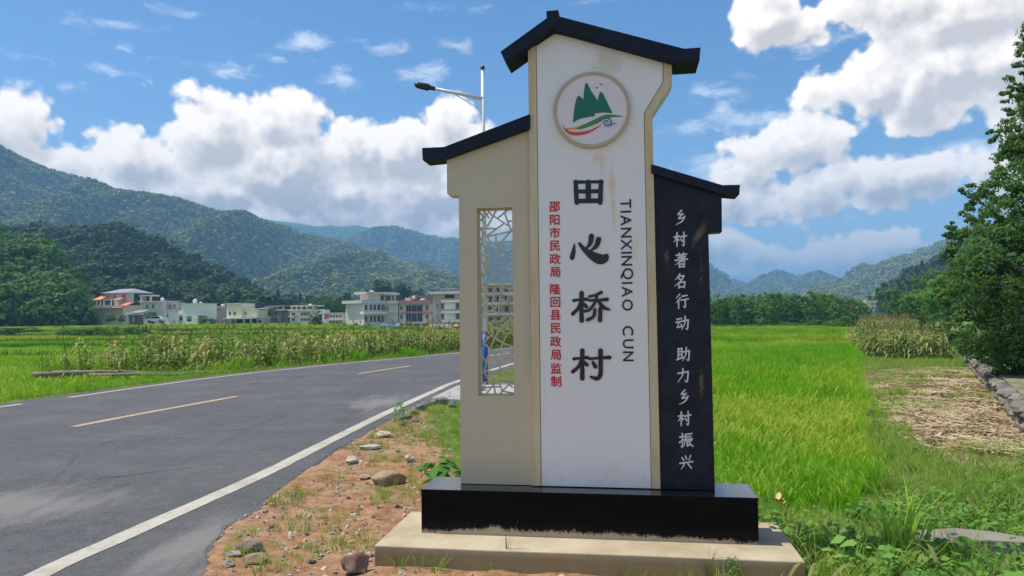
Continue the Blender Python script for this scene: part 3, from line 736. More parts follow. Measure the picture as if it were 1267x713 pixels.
bars += [(T7, a) for a in [((95, 110), (140, 40)), ((140, 40), (165, 0)), ((115, 85), (175, 80)), ((175, 80), (235, 40)), ((235, 40), (310, 30)), ((235, 40), (230, 100)), ((175, 80), (230, 100)), ((230, 100), (320, 125)), ((115, 85), (180, 190)), ((180, 190), (190, 260)), ((180, 190), (240, 205)), ((240, 205), (275, 165)), ((275, 165), (325, 130)), ((180, 150), (230, 155)), ((230, 155), (300, 110)),
   ((265, 170), (320, 215)), ((240, 205), (205, 262)), ((240, 205), (285, 240)), ((285, 240), (325, 225)), ((100, 195), (155, 265)), ((125, 300), (180, 245)), ((95, 270), (115, 265)), ((120, 290), (180, 345)), ((180, 345), (140, 430)), ((205, 262), (180, 320)), ((205, 262), (260, 300)), ((285, 240), (260, 300)), ((260, 300), (230, 350)), ((260, 300), (330, 325)), ((180, 345), (230, 350)), ((230, 350), (275, 405)), ((330, 360), (275, 405)),
   ((110, 385), (150, 425)), ((230, 350), (195, 400)), ((195, 400), (150, 425)), ((195, 400), (240, 445)), ((275, 405), (240, 445)), ((150, 425), (135, 485)), ((130, 490), (240, 490)), ((240, 445), (240, 490)), ((240, 490), (335, 470)), ((130, 490), (170, 560)), ((170, 560), (100, 575)), ((170, 505), (195, 560)), ((195, 560), (330, 575)), ((240, 490), (270, 520)), ((270, 520), (325, 500)), ((270, 520), (220, 560)), ((270, 520), (310, 565)), ((95, 520), (130, 490)),
   ((195, 580), (150, 640)), ((195, 580), (210, 650)), ((150, 600), (235, 595)), ((235, 575), (255, 625)), ((255, 625), (300, 580)), ((255, 625), (235, 655)), ((255, 625), (330, 640)), ((100, 600), (150, 600)), ((300, 580), (325, 600))]]
lb = MB(); 
for q, (Tf, (a, b)) in enumerate(bars):
    A = Vector(lat(*Tf(*a))); B_ = Vector(lat(*Tf(*b)))
    for w_ in (A, B_):
        w_.x = min(max(w_.x, ol+.002), orr-.002); w_.y = min(max(w_.y, ob+.002), ot-.002)
    d = (B_-A)
    if d.length < .004: continue
    d.normalize(); A = A-d*.002; B_ = B_+d*.002; s = Vector((-d.y, d.x))*.0058; j = (q % 7)*.0006
    lb.prism([tuple(A+s), tuple(B_+s), tuple(B_-s), tuple(A-s)], n0+.064+j, n0+.074+j)
lb.build('lattice_screen', M_beige, sign)

# tower: cream casing with a white face between two cream borders
nt_ = SNF-.022
tw_out = sp([(660, 602), (653.2, 62), (687.6, 40), (819.8, 73.5), (831.3, 76.5), (831.3, 105.5), (807.2, 142.2), (817.3, 605)], nt_+.012)
tw_out[0] = (tw_out[0][0], zt); tw_out[-1] = (tw_out[-1][0], zt)
link('tower_casing', tri_fix(MB().prism(tw_out, nt_+.012, SNB+.03).mesh('tower_casing', M_cream)), sign)
wl_t, wl_b = S(663.9, 57, nt_), S(670.3, 602, nt_)
wf = [(wl_b[0], zt+.003), (wl_t[0]+.0, wl_t[1])]+sp([(687.6, 42), (819.8, 74.7), (819.8, 101.7), (796.5, 140)], nt_)+[(S(805.5, 604, nt_)[0], zt+.003)]
link('white_face', tri_fix(MB().prism(wf, nt_, nt_+.0115).mesh('white_face', M_white)), sign)
lx0, lx1 = S(653.6, 64, nt_)[0], S(663.2, 58, nt_)[0]
ba, bb = S(659.4, 602, nt_)[0], S(669.4, 602, nt_)[0]
link('border_strip', tri_fix(MB().prism([(ba, zt+.003), (lx0, S(653.6, 62, nt_)[1]), (lx1, S(663.2, 57, nt_)[1]), (bb, zt+.003)], nt_-.006, nt_+.0115).mesh('border_strip', M_cream)), sign)
rs = [(S(806.3, 604, nt_)[0], zt+.003), S(797.4, 141, nt_), S(820.9, 102.2, nt_), S(820.9, 74.5, nt_), S(831, 77, nt_), S(831, 105, nt_), S(807, 142, nt_), (S(817, 605, nt_)[0], zt+.003)]
link('border_strip', tri_fix(MB().prism(rs, nt_-.006, nt_+.0115).mesh('border_strip', M_cream)), sign)

# black wing
nb = SNF-.006
bw = sp([(817.6, 605), (808, 214), (893, 238), (893.3, 287), (878.5, 288.2), (876.6, 290), (884.6, 605.6)], nb); bw[0] = (bw[0][0], zt); bw[-1] = (bw[-1][0], zt)
link('black_wing', tri_fix(MB().prism(bw, nb, SNB).mesh('black_wing', M_black)), sign)

# roofs
rf = SNF-.10
tower_roof = sp([(619, 64), (676.2, 22.5), (675.8, 13.5), (691, 12.3), (691.4, 20), (846.3, 60), (866.9, 58.5), (865.6, 75.6), (837, 77.5), (684, 35.5), (626, 76.5)], rf)
bevel(link('tower_roof', tri_fix(MB().prism(tower_roof, rf, rf+.26).mesh('tower_roof', M_roof)), sign), .004)
rl = SNF-.055
left_roof = sp([(522, 183), (549, 181.7), (655.5, 141), (655.5, 158.5), (553.5, 195.5), (522.8, 198.5)], rl)
bevel(link('left_roof', tri_fix(MB().prism(left_roof, rl, rl+.20).mesh('left_roof', M_roof)), sign), .004)
right_roof = sp([(806, 203), (894, 229), (915.8, 228.5), (915, 241), (889, 239), (806, 214)], rl)
bevel(link('right_roof', tri_fix(MB().prism(right_roof, rl, rl+.20).mesh('right_roof', M_roof)), sign), .004)

# disc emblem
nd = nt_-.03
du, dv = S(732, 135.6, nd); dR = 48.2/897.3*(5.05)
cu, cv = S(732+48.2, 135.6, nd); dR = abs(cu-du)
def disc(r, n1, n2, seg=72): return MB().prism([(du+r*math.cos(2*math.pi*i/seg), dv+r*math.sin(2*math.pi*i/seg)) for i in range(seg)], n1, n2)
def ring(r0, r1, n1, n2, seg=72):
    mb = MB(); V = []; 
    for i in range(seg):
        a = 2*math.pi*i/seg
        for r, y in ((r0, n1), (r1, n1), (r1, n2), (r0, n2)): V.append((du+r*math.cos(a), y, dv+r*math.sin(a)))
    F = [(4*i+k, 4*((i+1) % seg)+k, 4*((i+1) % seg)+(k+1) % 4, 4*i+(k+1) % 4) for i in range(seg) for k in range(4)]
    return mb.add(V, F)
M_disc = simple('emblem_backing', (.74, .66, .70), .4, .03); M_rim = simple('emblem_rim', (.46, .39, .27), .5, .2, 10)
emb = link('emblem', tri_fix(disc(dR*.93, nd+.006, nt_-.001).mesh('emblem', M_disc)), sign)
me = tri_fix(ring(dR*.915, dR, nd, nt_-.001).mesh('rim', M_rim)); link('rim', me, emb)
def E2(x, y): return S(670+x/5.938, 80+y/5.938, nd)
def flat(name, polys, mat, parent, off, cv_=E2, thick=.003, base=None):
    mb = MB()
    for i, pl in enumerate(polys):
        pts = [cv_(*p) for p in pl]; b = (nd+.006 if base is None else base)-off-i*.0003
        mb.prism(pts, b-thick, b+thick*.5)
    return link(name, tri_fix(mb.mesh(name, mat)), parent)
def spl(pts, n=5): return [tuple(p) for p in interp(pts, n)]
g_green = simple('emblem_green', (.008, .155, .095), .45, .15); g_leaf = simple('emblem_leaf_green', (.05, .24, .06), .45); g_red = simple('emblem_red', (.62, .07, .045), .45); g_blue = simple('emblem_blue', (.03, .17, .42), .45); g_or = simple('emblem_orange', (.66, .33, .09), .45); g_ink = simple('emblem_ink', (.08, .10, .12), .5)
flat('mountain_motif', [spl([(231, 428), (236, 360), (248, 285), (262, 238), (276, 230), (292, 240), (306, 255)])+spl([(308, 250), (313, 190), (320, 148), (331, 134), (344, 150), (362, 190), (385, 222), (412, 262)])+spl([(414, 258), (424, 215), (436, 201), (452, 215), (478, 265), (502, 318), (522, 356)])+[(460, 350), (392, 357), (390, 377), (345, 384), (290, 394), (255, 410)]], g_green, emb, .001)
flat('green_wave', [spl([(250, 470), (320, 436), (400, 398), (470, 368), (540, 370), (598, 381), (530, 384), (470, 398), (410, 430), (340, 458), (280, 474), (250, 470)], 4)[:-1]], g_leaf, emb, .0012)
flat('orange_wave', [spl([(178, 466), (240, 462), (300, 442), (350, 424), (310, 448), (250, 474), (190, 476), (178, 466)], 4)[:-1]], g_or, emb, .0008)
flat('red_wave', [spl([(152, 432), (172, 466), (215, 492), (290, 494), (360, 478), (440, 442), (370, 490), (300, 515), (225, 517), (175, 488), (152, 432)], 4)[:-1]], g_red, emb, .0015)
sw = [];
for i in range(34):
    t = i/33; a = 3.6+t*10.2; r = 38*(1-t)+5; sw.append((480+r*math.cos(a), 424+r*.82*math.sin(a), 9-4*t))
def brush_poly(pts):
    L_ = []; R_ = []; n = len(pts)
    for i, (x, y, w) in enumerate(pts):
        x0, y0 = pts[max(i-1, 0)][:2]; x1, y1 = pts[min(i+1, n-1)][:2]; d = math.hypot(x1-x0, y1-y0) or 1
        nx_, ny_ = -(y1-y0)/d*w/2, (x1-x0)/d*w/2; L_.append((x+nx_, y+ny_)); R_.append((x-nx_, y-ny_))
    return L_+R_[::-1]
def brush_quads(pts):
    P_ = brush_poly(pts); n = len(pts); return [[P_[i], P_[i+1], P_[2*n-2-i], P_[2*n-1-i]] for i in range(n-1)]
flat('swirl_motif', brush_quads(sw)+brush_quads([(470, 448, 8), (500, 446, 8), (530, 436, 5), (555, 430, 1)]), g_blue, emb, .0005)
flat('bird_motif', [[(392, 162), (402, 170), (416, 164), (414, 170), (404, 179), (410, 172)], [(425, 132), (437, 144), (450, 140), (446, 146), (434, 152), (438, 146)]], g_ink, emb, .001)

# lettering
M_ink = simple('black_letter', (.012, .013, .016), .3, .1); M_redl = simple('red_letter', (.55, .02, .03), .35, .1); M_silver = simple('silver_letter', (.62, .64, .67), .35, .12)
nf_ = nt_-.0002
def T2(x, y): return (670+x/5.092, 210+y/5.092)
def T3(x, y): return (670+x/4.75, 340+y/4.75)
def smooth_stroke(s):
    a = interp([p for p in s], 5) if len(s) > 2 else np.array(s, float); return [tuple(p) for p in a]
def glyph(strokes, Tf, name='character', n=None, mat=None, fat=1.42):
    n = nf_ if n is None else n; mat = mat or M_ink
    mb = MB(); k = 0
    for s in strokes:
        s = smooth_stroke([(x, y, w*fat) for x, y, w in s])
        # round the stroke ends
        x, y, w = s[0]; 
        for quad in brush_quads(s):
            mb.prism([S(*Tf(*p), n) for p in quad], n-.004-k*.00007, n)
            k += 1
        for (x, y, w) in (s[0], s[-1]):
            mb.prism([S(*Tf(x+w*.5*math.cos(a*math.pi/4), y+w*.5*math.sin(a*math.pi/4)), n) for a in range(8)], n-.004-k*.00007, n); k += 1
    return link(name, tri_fix(mb.mesh(name, mat)), sign)
glyph([[(216, 76, 18), (218, 140, 20), (222, 210, 20)], [(210, 80, 16), (300, 78, 13), (382, 77, 15)], [(375, 76, 20), (373, 140, 20), (370, 208, 22)],
       [(222, 139, 17), (372, 136, 18)], [(295, 80, 24), (295, 196, 24)], [(220, 199, 20), (370, 196, 20)]], T2)
glyph([[(208, 468, 5), (202, 515, 18), (193, 555, 22)], [(240, 468, 14), (265, 498, 20), (310, 535, 34), (360, 562, 46), (392, 562, 40), (410, 545, 26), (418, 534, 6)],
       [(315, 420, 24), (308, 462, 20), (284, 495, 8)], [(360, 440, 24), (346, 480, 20), (312, 510, 8)]], T2)
glyph([[(190, 152, 14), (225, 147, 11), (268, 144, 15)], [(236, 108, 20), (235, 190, 17), (236, 270, 20)], [(233, 158, 14), (214, 200, 14), (184, 230, 16)], [(243, 165, 10), (264, 188, 16)],
       [(352, 104, 15), (318, 120, 11), (282, 128, 11)], [(282, 151, 11), (335, 150, 11), (386, 145, 16)], [(326, 126, 11), (312, 168, 12), (284, 205, 12), (258, 214, 14)],
       [(335, 155, 12), (362, 190, 17), (400, 206, 8)], [(314, 205, 13), (306, 245, 14), (270, 266, 14)], [(346, 198, 16), (344, 268, 18)]], T3)
glyph([[(190, 495, 14), (230, 490, 11), (270, 487, 15)], [(240, 446, 20), (240, 520, 17), (240, 610, 20)], [(236, 500, 14), (216, 542, 14), (184, 570, 16)], [(248, 508, 10), (268, 530, 16)],
       [(282, 494, 12), (340, 490, 11), (400, 486, 17)], [(347, 446, 20), (348, 540, 18), (346, 588, 18), (326, 610, 18), (290, 600, 10)], [(302, 514, 12), (317, 540, 18)]], T3)
def text_mesh(ch, bold=.0, mat=None, thick=.003):
    # weight is added with slightly shifted copies, which keeps every counter open
    c = bpy.data.curves.new('glyph', 'FONT'); c.body = ch; c.size = 1; c.resolution_u = 3
    o = bpy.data.objects.new('glyph', c); COL.objects.link(o); bpy.context.view_layer.update()
    me = bpy.data.meshes.new_from_object(o.evaluated_get(bpy.context.evaluated_depsgraph_get()))
    bpy.data.objects.remove(o); bpy.data.curves.remove(c)
    import bmesh
    bm = bmesh.new(); bm.from_mesh(me); r = bmesh.ops.extrude_face_region(bm, geom=bm.faces[:])
    bmesh.ops.translate(bm, verts=[v for v in r['geom'] if isinstance(v, bmesh.types.BMVert)], vec=(0, 0, 1)); bmesh.ops.recalc_face_normals(bm, faces=bm.faces); bm.to_mesh(me); bm.free()
    if bold:
        V = [tuple(v.co) for v in me.vertices]; Fs = [tuple(p.vertices) for p in me.polygons]; V2 = []; F2 = []
        for k, (ox, oy) in enumerate(((0, 0), (bold, 0), (-bold, 0), (0, bold), (0, -bold))):
            b_ = len(V2); V2 += [(x+ox, y+oy, z+(.03*k if z > .5 else 0)) for x, y, z in V]; F2 += [tuple(i+b_ for i in f) for f in Fs]
        me = mesh('glyph', V2, F2)
    me.materials.clear(); me.materials.append(mat); return me
def place_glyph(ch, px, py, size_px, mat, n, bold=.0, rot=0, shear=0, name='character', th=.0035, sx=1.):
    """centre a glyph on a photographed point of the sign's plane n"""
    me = text_mesh(ch, bold, mat); u, v = S(px, py, n); k = abs(S(px, py+size_px, n)[1]-v)
    co = np.zeros(len(me.vertices)*3, np.float32); me.vertices.foreach_get('co', co); co = co.reshape(-1, 3)
    c = (co[:, :2].min(0)+co[:, :2].max(0))/2; q = co[:, :2]-c; q[:, 1] += q[:, 0]*shear
    if rot: q = np.stack([q[:, 1], -q[:, 0]], 1)
    q[:, 0] *= sx
    new = np.stack([u+q[:, 0]*k, n-.0003-(co[:, 2])*th, v+q[:, 1]*k], 1).astype(np.float32)
    me.vertices.foreach_set('co', new.ravel()); me.update(); me.flip_normals(); return link(name, me, sign)
for i, (ch, y) in enumerate(zip('邵阳市民政局隆回县民政局监制', [256, 272.3, 288, 304.2, 320.7, 336.8, 357.9, 374, 390, 406.3, 422.8, 439.3, 455.8, 472])):
    place_glyph(ch, 686.2+(y-256)*.0085, y, 14.2, M_redl, nf_, .018)
BR = {'乡': [((58, 4), (32, 30), (60, 29)), ((68, 27), (36, 58), (68, 54)), ((80, 46), (60, 78), (18, 98))],
 '村': [((8, 32), (44, 28)), ((28, 4), (28, 96)), ((28, 34), (6, 66)), ((30, 42), (42, 56)), ((50, 34), (96, 28)), ((76, 4), (77, 90), (62, 84)), ((56, 50), (66, 64))],
 '著': [((14, 16), (88, 12)), ((34, 4), (36, 24)), ((66, 2), (62, 24)), ((26, 34), (74, 30)), ((50, 22), (50, 46)), ((6, 50), (94, 45)), ((78, 26), (46, 56), (10, 80)), ((36, 62), (36, 98)), ((36, 61), (70, 58), (70, 98)), ((36, 78), (70, 76)), ((36, 95), (70, 94))],
 '名': [((46, 4), (34, 24), (14, 42)), ((40, 20), (76, 17)), ((76, 17), (54, 52), (8, 84)), ((38, 32), (52, 44)), ((40, 62), (40, 98)), ((40, 62), (82, 58)), ((82, 58), (78, 96)), ((40, 92), (78, 90))],
 '行': [((34, 4), (8, 30)), ((38, 28), (6, 62)), ((26, 46), (26, 98)), ((50, 18), (86, 14)), ((44, 44), (96, 38)), ((72, 42), (73, 93), (58, 84))],
 '动': [((10, 22), (44, 18)), ((4, 42), (50, 37)), ((26, 42), (12, 76)), ((12, 76), (46, 71)), ((38, 58), (50, 82)), ((50, 36), (90, 30)), ((90, 30), (84, 90), (70, 84)), ((68, 6), (66, 50), (42, 94))],
 '助': [((14, 12), (14, 80)), ((14, 12), (40, 10)), ((40, 10), (40, 74)), ((14, 32), (40, 30)), ((14, 52), (40, 50)), ((4, 84), (50, 70)), ((52, 34), (92, 28)), ((92, 28), (86, 92), (70, 82)), ((70, 6), (68, 48), (44, 94))],
 '力': [((14, 34), (86, 26)), ((86, 26), (78, 92), (58, 82)), ((48, 4), (46, 46), (12, 94))],
 '振': [((6, 28), (38, 24)), ((24, 4), (25, 92), (12, 86)), ((4, 62), (38, 46)), ((46, 12), (92, 8)), ((48, 12), (46, 54), (34, 92)), ((56, 30), (86, 27)), ((50, 48), (96, 43)), ((60, 48), (60, 90)), ((60, 90), (74, 80)), ((88, 54), (74, 66)), ((70, 50), (82, 80), (98, 92))],
 '兴': [((20, 18), (32, 38)), ((44, 8), (52, 30)), ((80, 8), (66, 40)), ((4, 56), (96, 48)), ((36, 64), (14, 94)), ((62, 62), (86, 92))]}
for ch, x, y in [('乡', 842, 269), ('村', 841.4, 296.4), ('著', 842.9, 322), ('名', 841.7, 347.6), ('行', 843.8, 372.6), ('动', 844.5, 400), ('助', 845.5, 438.5), ('力', 845.2, 464.7), ('乡', 846, 491.3), ('村', 846.8, 518), ('振', 848.7, 544.7), ('兴', 849.2, 571.9)]:
    def wd_(st, ch=ch):
        o = []; m = len(st); fall = st[-1][0] < st[0][0]-8 and st[-1][1] > st[0][1]+8
        for i, (a, b) in enumerate(st): o.append((a, b, (9.5 if i == 0 else 8.5) if (i < m-1 or not fall) else 3.5))
        return o
    glyph([wd_(st) for st in BR[ch]], (lambda a, b, x=x, y=y: (x+(a-50)*.175, y+(b-50)*.185-(a-50)*.010)), n=nb-.0002, mat=M_silver, fat=1.15)
for word, y0, y1 in (('TIANXINQIAO', 246.5, 384.5), ('CUN', 402.5, 447)):
    ws = [{'I': .12, 'T': .60, 'A': .68, 'N': .60, 'X': .62, 'Q': .76, 'O': .74, 'C': .68, 'U': .60}[c] for c in word]; gap = .175
    tot = sum(ws)+gap*(len(ws)-1); k = (y1-y0)/tot; y = y0
    for c, w_ in zip(word, ws):
        yc = y+w_*k/2; place_glyph(c, 774.2+(yc-250)*.017, yc, 18.6, M_ink, nf_, .012, rot=1, name='letter'); y += (w_+gap)*k

# ================================================================ FIELDS
M_rice = leafy('rice_leaf', (.12, .36, .008), (.23, .50, .014), .5, .35, .6, ears=(.30, .44, .045), spec=.1)
M_riceY = leafy('ripening_rice_leaf', (.19, .42, .012), (.33, .53, .022), .5, .25, .6, ears=(.40, .47, .06), spec=.1)
M_grass = leafy('verge_grass_blade', (.13, .28, .026), (.36, .46, .075), .4, .8, .55, ears=(.26, .27, .10))
M_weed = leafy('weed_leaf', (.08, .23, .032), (.24, .44, .09), .4, 1.1, .6)
def canopy(nt):
    p = geo_pos(nt); n = noise(nt, p, 9., 4, .7); n2 = noise(nt, p, .25, 4); v = voro(nt, p, 6.)
    c = mix(nt, n.step(.3, .7), (.075, .15, .010), (.17, .28, .02)); c = mix(nt, n2.step(.45, .65)*.45, c, (.24, .30, .03))
    return {'Base Color': c, 'Roughness': .9, 'Specular IOR Level': .1, 'bump': (v*-1.+n, .18)}
rice_t = [blades(26, .62, .008, .11, M_rice, .40, 3, .14, s) for s in range(5)]
riceY_t = [blades(24, .60, .009, .12, M_riceY, .40, 3, .25, 20+s) for s in range(4)]
rice_p = [blades(60, .64, .030, .42, M_rice, .38, 2, .10, 40+s) for s in range(4)]
riceY_p = [blades(60, .62, .034, .46, M_riceY, .38, 2, .25, 60+s) for s in range(4)]
rice_pp = [blades(130, .62, .07, 1.1, M_rice, .36, 2, .0, 80+s) for s in range(3)]
M_riceG = leafy('golden_rice_leaf', (.30, .42, .02), (.46, .52, .05), .5, .25, .6)
riceY_pp = [blades(130, .62, .07, 1.1, M_riceG, .36, 2, .0, 90+s) for s in range(3)]
def fill(poly, dens, keep=None, seed=0):
    r = np.random.default_rng(seed); p = np.array(poly)[:, :2]; lo = p.min(0); hi = p.max(0); n = int((hi-lo).prod()*dens)
    q = lo+r.random((n, 2))*(hi-lo); m = inpoly(q[:, 0], q[:, 1], poly)
    q = q[m]
    if keep is not None: q = q[keep(q[:, 0], q[:, 1])]
    return np.column_stack([q, ground_z(q[:, 0], q[:, 1])])
def band(poly, y0, y1): return lambda x, y: (y >= y0) & (y < y1)
bund = lambda x, y: np.abs(y-58-.1*x) > 1.0
rag = lambda x, y: fbm(x, y, .8, 3, 9) > .22
pts = fill(RICE_R, 42, lambda x, y: (y < 15) & rag(x, y), 1); yel = lambda p: fbm(p[:, 0], p[:, 1], .22, 3, 12)
def plots(x, y):
    q = np.floor((y+.3*x+3)/9.)*1.7+np.floor((x+.25*y)/17.)*2.3; v = np.sin(q*12.9898)*43758.5; return v-np.floor(v)
def two(name, label, p, a, b, s0, s1, thr=.52, seed=0, pl=0.):
    r = np.random.default_rng(seed); m = yel(p)+r.normal(0, .07, len(p))+pl*(plots(p[:, 0], p[:, 1])-.5) > thr
    scatter(name, label, 'rice', p[~m], r.uniform(s0, s1, (~m).sum()), a); scatter(name, label+', with yellowing ears', 'rice', p[m], r.uniform(s0, s1, m.sum()), b)
two('rice_stand', 'bright green rice nearest the sign in the right field', pts, rice_t, riceY_t, .70, 1.0, .55, 1)
pts = fill(RICE_R, 5.5, lambda x, y: (y >= 15) & (y < 45), 2)
two('rice_stand', 'green rice in the middle of the right field', pts, rice_p, riceY_p, .85, 1.1, .54, 2)
pts = fill(RICE_R, .9, lambda x, y: (y >= 45) & bund(x, y), 3)
two('rice_stand', 'pale green rice in the far half of the right field', pts, rice_pp, riceY_pp, .85, 1.15, .46, 3)

CLF = CLF_
CORN_L = CLF+[(x+1.5, y+w) for (x, y), w in zip(CLF[::-1], (14, 13, 12, 10, 8, 5, 3))]
inC = lambda x, y: inpoly(x, y, CORN_L)
LEFT = [(xat(AL, y)-.55, y) for y in (4, 8, 11, 13, 15, 17, 19, 21, 23, 25, 28, 32, 36)]+[(0, 45), (6, 64), (14, 110), (10, 170), (-70, 185), (-160, 160), (-90, 60), (-45, 20), (-16, 4)]
lb1 = lambda x, y: (np.abs(y-33.5-.1*x-(x+16)*.05) > .0)
def lbund(x, y):
    return ~inC(x, y) & (np.abs((y+.35*x)-23.5) > .5) & (np.abs((y+.2*x)-36) > .9) & (np.abs((y+.2*x)-52) > 1.6) & (np.abs((y+.1*x)-72) > 2) & (np.abs((y+.1*x)-96) > 2.5) & (np.abs((y)-128) > 3.5) & (np.abs(x+.25*y+6-.0*y-20) > .5)
pts = fill(LEFT, 11, lambda x, y: (y < 27) & (x > -26) & lbund(x, y) & ~((x > CLF_[0][0]-1) & (np.abs(y-np.interp(x, [c[0] for c in CLF_], [c[1] for c in CLF_])+.35) < .75)), 4)
two('rice_stand', 'rice on the low field beside the far road edge', pts, rice_t[:4], riceY_t, .85, 1.05, .42, 4, .1)
pts = fill(LEFT, 3.2, lambda x, y: (y >= 27) & (y < 52) & lbund(x, y), 5)
two('rice_stand', 'yellow-green rice behind the maize plot', pts, rice_p, riceY_p, .8, 1.0, .42, 5, .5)
pts = fill(LEFT, .8, lambda x, y: (y >= 52) & lbund(x, y) & (fbm(x, y, .03, 3, 4) > .40), 6)
def between(poly, hole, n, seed):
    return fill(poly, n, lambda x, y: hole(x, y), seed)
DB = (lambda x, y: (~lbund(x, y)) & (~inC(x, y)) & (y > 28) & (y < 150))
p = fill(LEFT, 1.1, DB, 51)
M_bund = leafy('bund_grass_blade', (.035, .09, .016), (.08, .15, .03), .3, .3)
scatter('grass', 'dark grassy banks between the left rice plots', 'grass', p, rng.uniform(1.2, 2.6, len(p)), [blades(40, .34, .03, .45, M_bund, .6, 2, 0, 380+i) for i in range(3)])
two('rice_stand', 'rice fields in front of the village houses', pts, rice_pp, riceY_pp, .7, .95, .44, 6, .8)

# ---------------------------------------------------------------- maize
def maize_mesh(seed, dry):
    r = random.Random(seed); mb = MB(); h = r.uniform(1.2, 1.6)
    mb.tube([(0, 0, -.1), (r.uniform(-.03, .03), 0, h*.5), (r.uniform(-.06, .06), r.uniform(-.06, .06), h)], [.016, .013, .006], 5)
    nl = 9
    for i in range(nl):
        z0 = h*(.12+.80*i/nl); a = i*2.9+r.uniform(-.6, .6); L = r.uniform(.45, .75)*(1-.3*abs(i/nl-.5)); w = .042; up = r.uniform(.15, .55)*(1-dry*.5)
        ca, sa = math.cos(a), math.sin(a); prev = len(mb.v); n = 5
        for k in range(n+1):
            t = k/n; d = L*t*(1-.18*t); z = z0+L*(up*t*2-(up*1.4+.55)*t*t); q = w*(1-t**2.2)*(.55+.8*min(1, t*3))+.002; tw = .4*t
            mb.v.append((ca*d-sa*q, sa*d+ca*q, z+q*tw)); mb.v.append((ca*d, sa*d, z-q*.35)); mb.v.append((ca*d+sa*q, sa*d-ca*q, z-q*tw))
        for k in range(n):
            b = prev+3*k; mb.f += [(b, b+1, b+4, b+3), (b+1, b+2, b+5, b+4)]
    for i in range(6):
        a = r.random()*6.28; e = (math.cos(a)*.09, math.sin(a)*.09, h+r.uniform(.12, .22)); mb.tube([(0, 0, h-.02), (e[0]*.4, e[1]*.4, h+.11), e], [.006, .008, .003], 3, False)
    return mb
def maizem(nt):
    r = obj_rand(nt); p = obj_pos(nt); x, y, z = sep(nt, p); n = noise(nt, geo_pos(nt), 3.2, 4, .7); n2 = noise(nt, geo_pos(nt), .35, 3)
    d = ((n*1.1+r*.7+n2*.7)-1.18+(z-.9)*.12).step(-.12, .30)
    c = mix(nt, d, (.10, .22, .03), (.50, .44, .17)); c = mix(nt, z.step(1.35, 1.6)*.7, c, (.42, .30, .16)); c = mix(nt, (r*9.)._m('FRACT')*.35, c, (.30, .36, .06))
    return {'Base Color': c, 'Roughness': .6, 'Specular IOR Level': .2, 'transl': (c, .35)}
M_maize = material('maize_leaf', maizem)
mz = [maize_mesh(s, .3+.1*s).mesh('maize', M_maize) for s in range(6)]
def maize_plot(poly, front, dens, label, name, group, nfront, seed, s0, s1):
    r = np.random.default_rng(seed); p = fill(poly, dens, None, seed)
    fx_ = np.array([q[0] for q in front]); fy_ = np.array([q[1] for q in front]); o_ = np.argsort(fx_)
    p = p[(p[:, 1]-np.interp(p[:, 0], fx_[o_], fy_[o_])) > .55]
    scatter(name+'_stand', label, 'maize', p, r.uniform(s0, s1, len(p)), mz, .16)
    f = np.array(front); L = np.r_[0, np.cumsum(np.hypot(*np.diff(f, axis=0).T))]; first = None
    for i in range(nfront):
        t = (i+r.uniform(.1, .9))/nfront*L[-1]; x = np.interp(t, L, f[:, 0]); y = np.interp(t, L, f[:, 1])+r.uniform(.0, .4)
        o = link('maize_plant', mz[int(r.integers(6))], None, (x, y, float(ground_z(x, y))), r.random()*6.28, 'half-dry maize plant in the front row of '+group, 'maize plant', 'maize plants in the front row of '+group)
        q = r.uniform(s0, s1)*np.interp(t/L[-1], [0, .25, 1], [.62, .95, 1]) if 'left' in group else r.uniform(s0, s1); o.scale = (q, q, q)
maize_plot(CORN_L, CLF, 5.5, 'yellowing maize crop along the far side of the road', 'maize', 'the left plot', 110, 31, .72, 1.06)
CRF = [G(px, py, -.42)[:2] for px, py in ((1072, 443), (1110, 446), (1150, 447), (1188, 446))]
CORN_R = CRF+[(x+(3.4 if i < 2 else 5.), y+13) for i, (x, y) in enumerate(CRF[::-1])]
maize_plot(CORN_R, CRF, 5.5, 'tall maize crop at the end of the straw patch', 'maize', 'the right plot', 34, 32, .85, 1.05)
c2 = [P(1062, 404, 64)[:2], P(1132, 404, 60)[:2], P(1150, 404, 88)[:2], P(1066, 404, 92)[:2]]
p = fill(c2, 3.2, None, 33); scatter('maize_stand', 'paler second maize plot farther off toward the trees', 'maize', p, rng.uniform(1.0, 1.3, len(p)), mz, .1)

# ---------------------------------------------------------------- straw, verge grass, weeds, gravel
M_straw = leafy('straw', (.30, .22, .12), (.62, .50, .31), .2, 2., .7)
def straw_bits(seed):
    r = random.Random(seed); V = []; F = []
    for i in range(26):
        a = r.gauss(.15, .9); L = r.uniform(.15, .5); x, y = r.uniform(-.28, .28), r.uniform(-.28, .28); w = r.uniform(.006, .016); ca, sa = math.cos(a), math.sin(a); s0 = len(V)
        for k in range(3):
            t = k/2-.5; b = r.uniform(-.03, .03); z = .01+r.uniform(0, .07)
            V += [(x+ca*L*t-sa*(w+b), y+sa*L*t+ca*(w+b), z), (x+ca*L*t+sa*(w-b), y+sa*L*t-ca*(w-b), z+.008)]
        F += [(s0, s0+1, s0+3, s0+2), (s0+2, s0+3, s0+5, s0+4)]
    return mesh('straw', V, F, M_straw)
sb = [straw_bits(s) for s in range(5)]
p = fill(STRAW, 16, lambda x, y: fbm(x, y, 1.1, 3, 15) > .45, 41); scatter('straw_litter', 'flattened dry maize straw covering the harvested patch', 'straw', p, rng.uniform(.7, 1.25, len(p)), sb, .08)
gt = [blades(10, h, .007, .05, M_grass, .7, 3, e, 300+i) for i, (h, e) in enumerate(((.16, 0), (.24, 0), (.12, 0), (.3, .06), (.2, .03)))]
short = [blades(14, .09, .006, .06, M_grass, .9, 2, 0, 320+i) for i in range(3)]
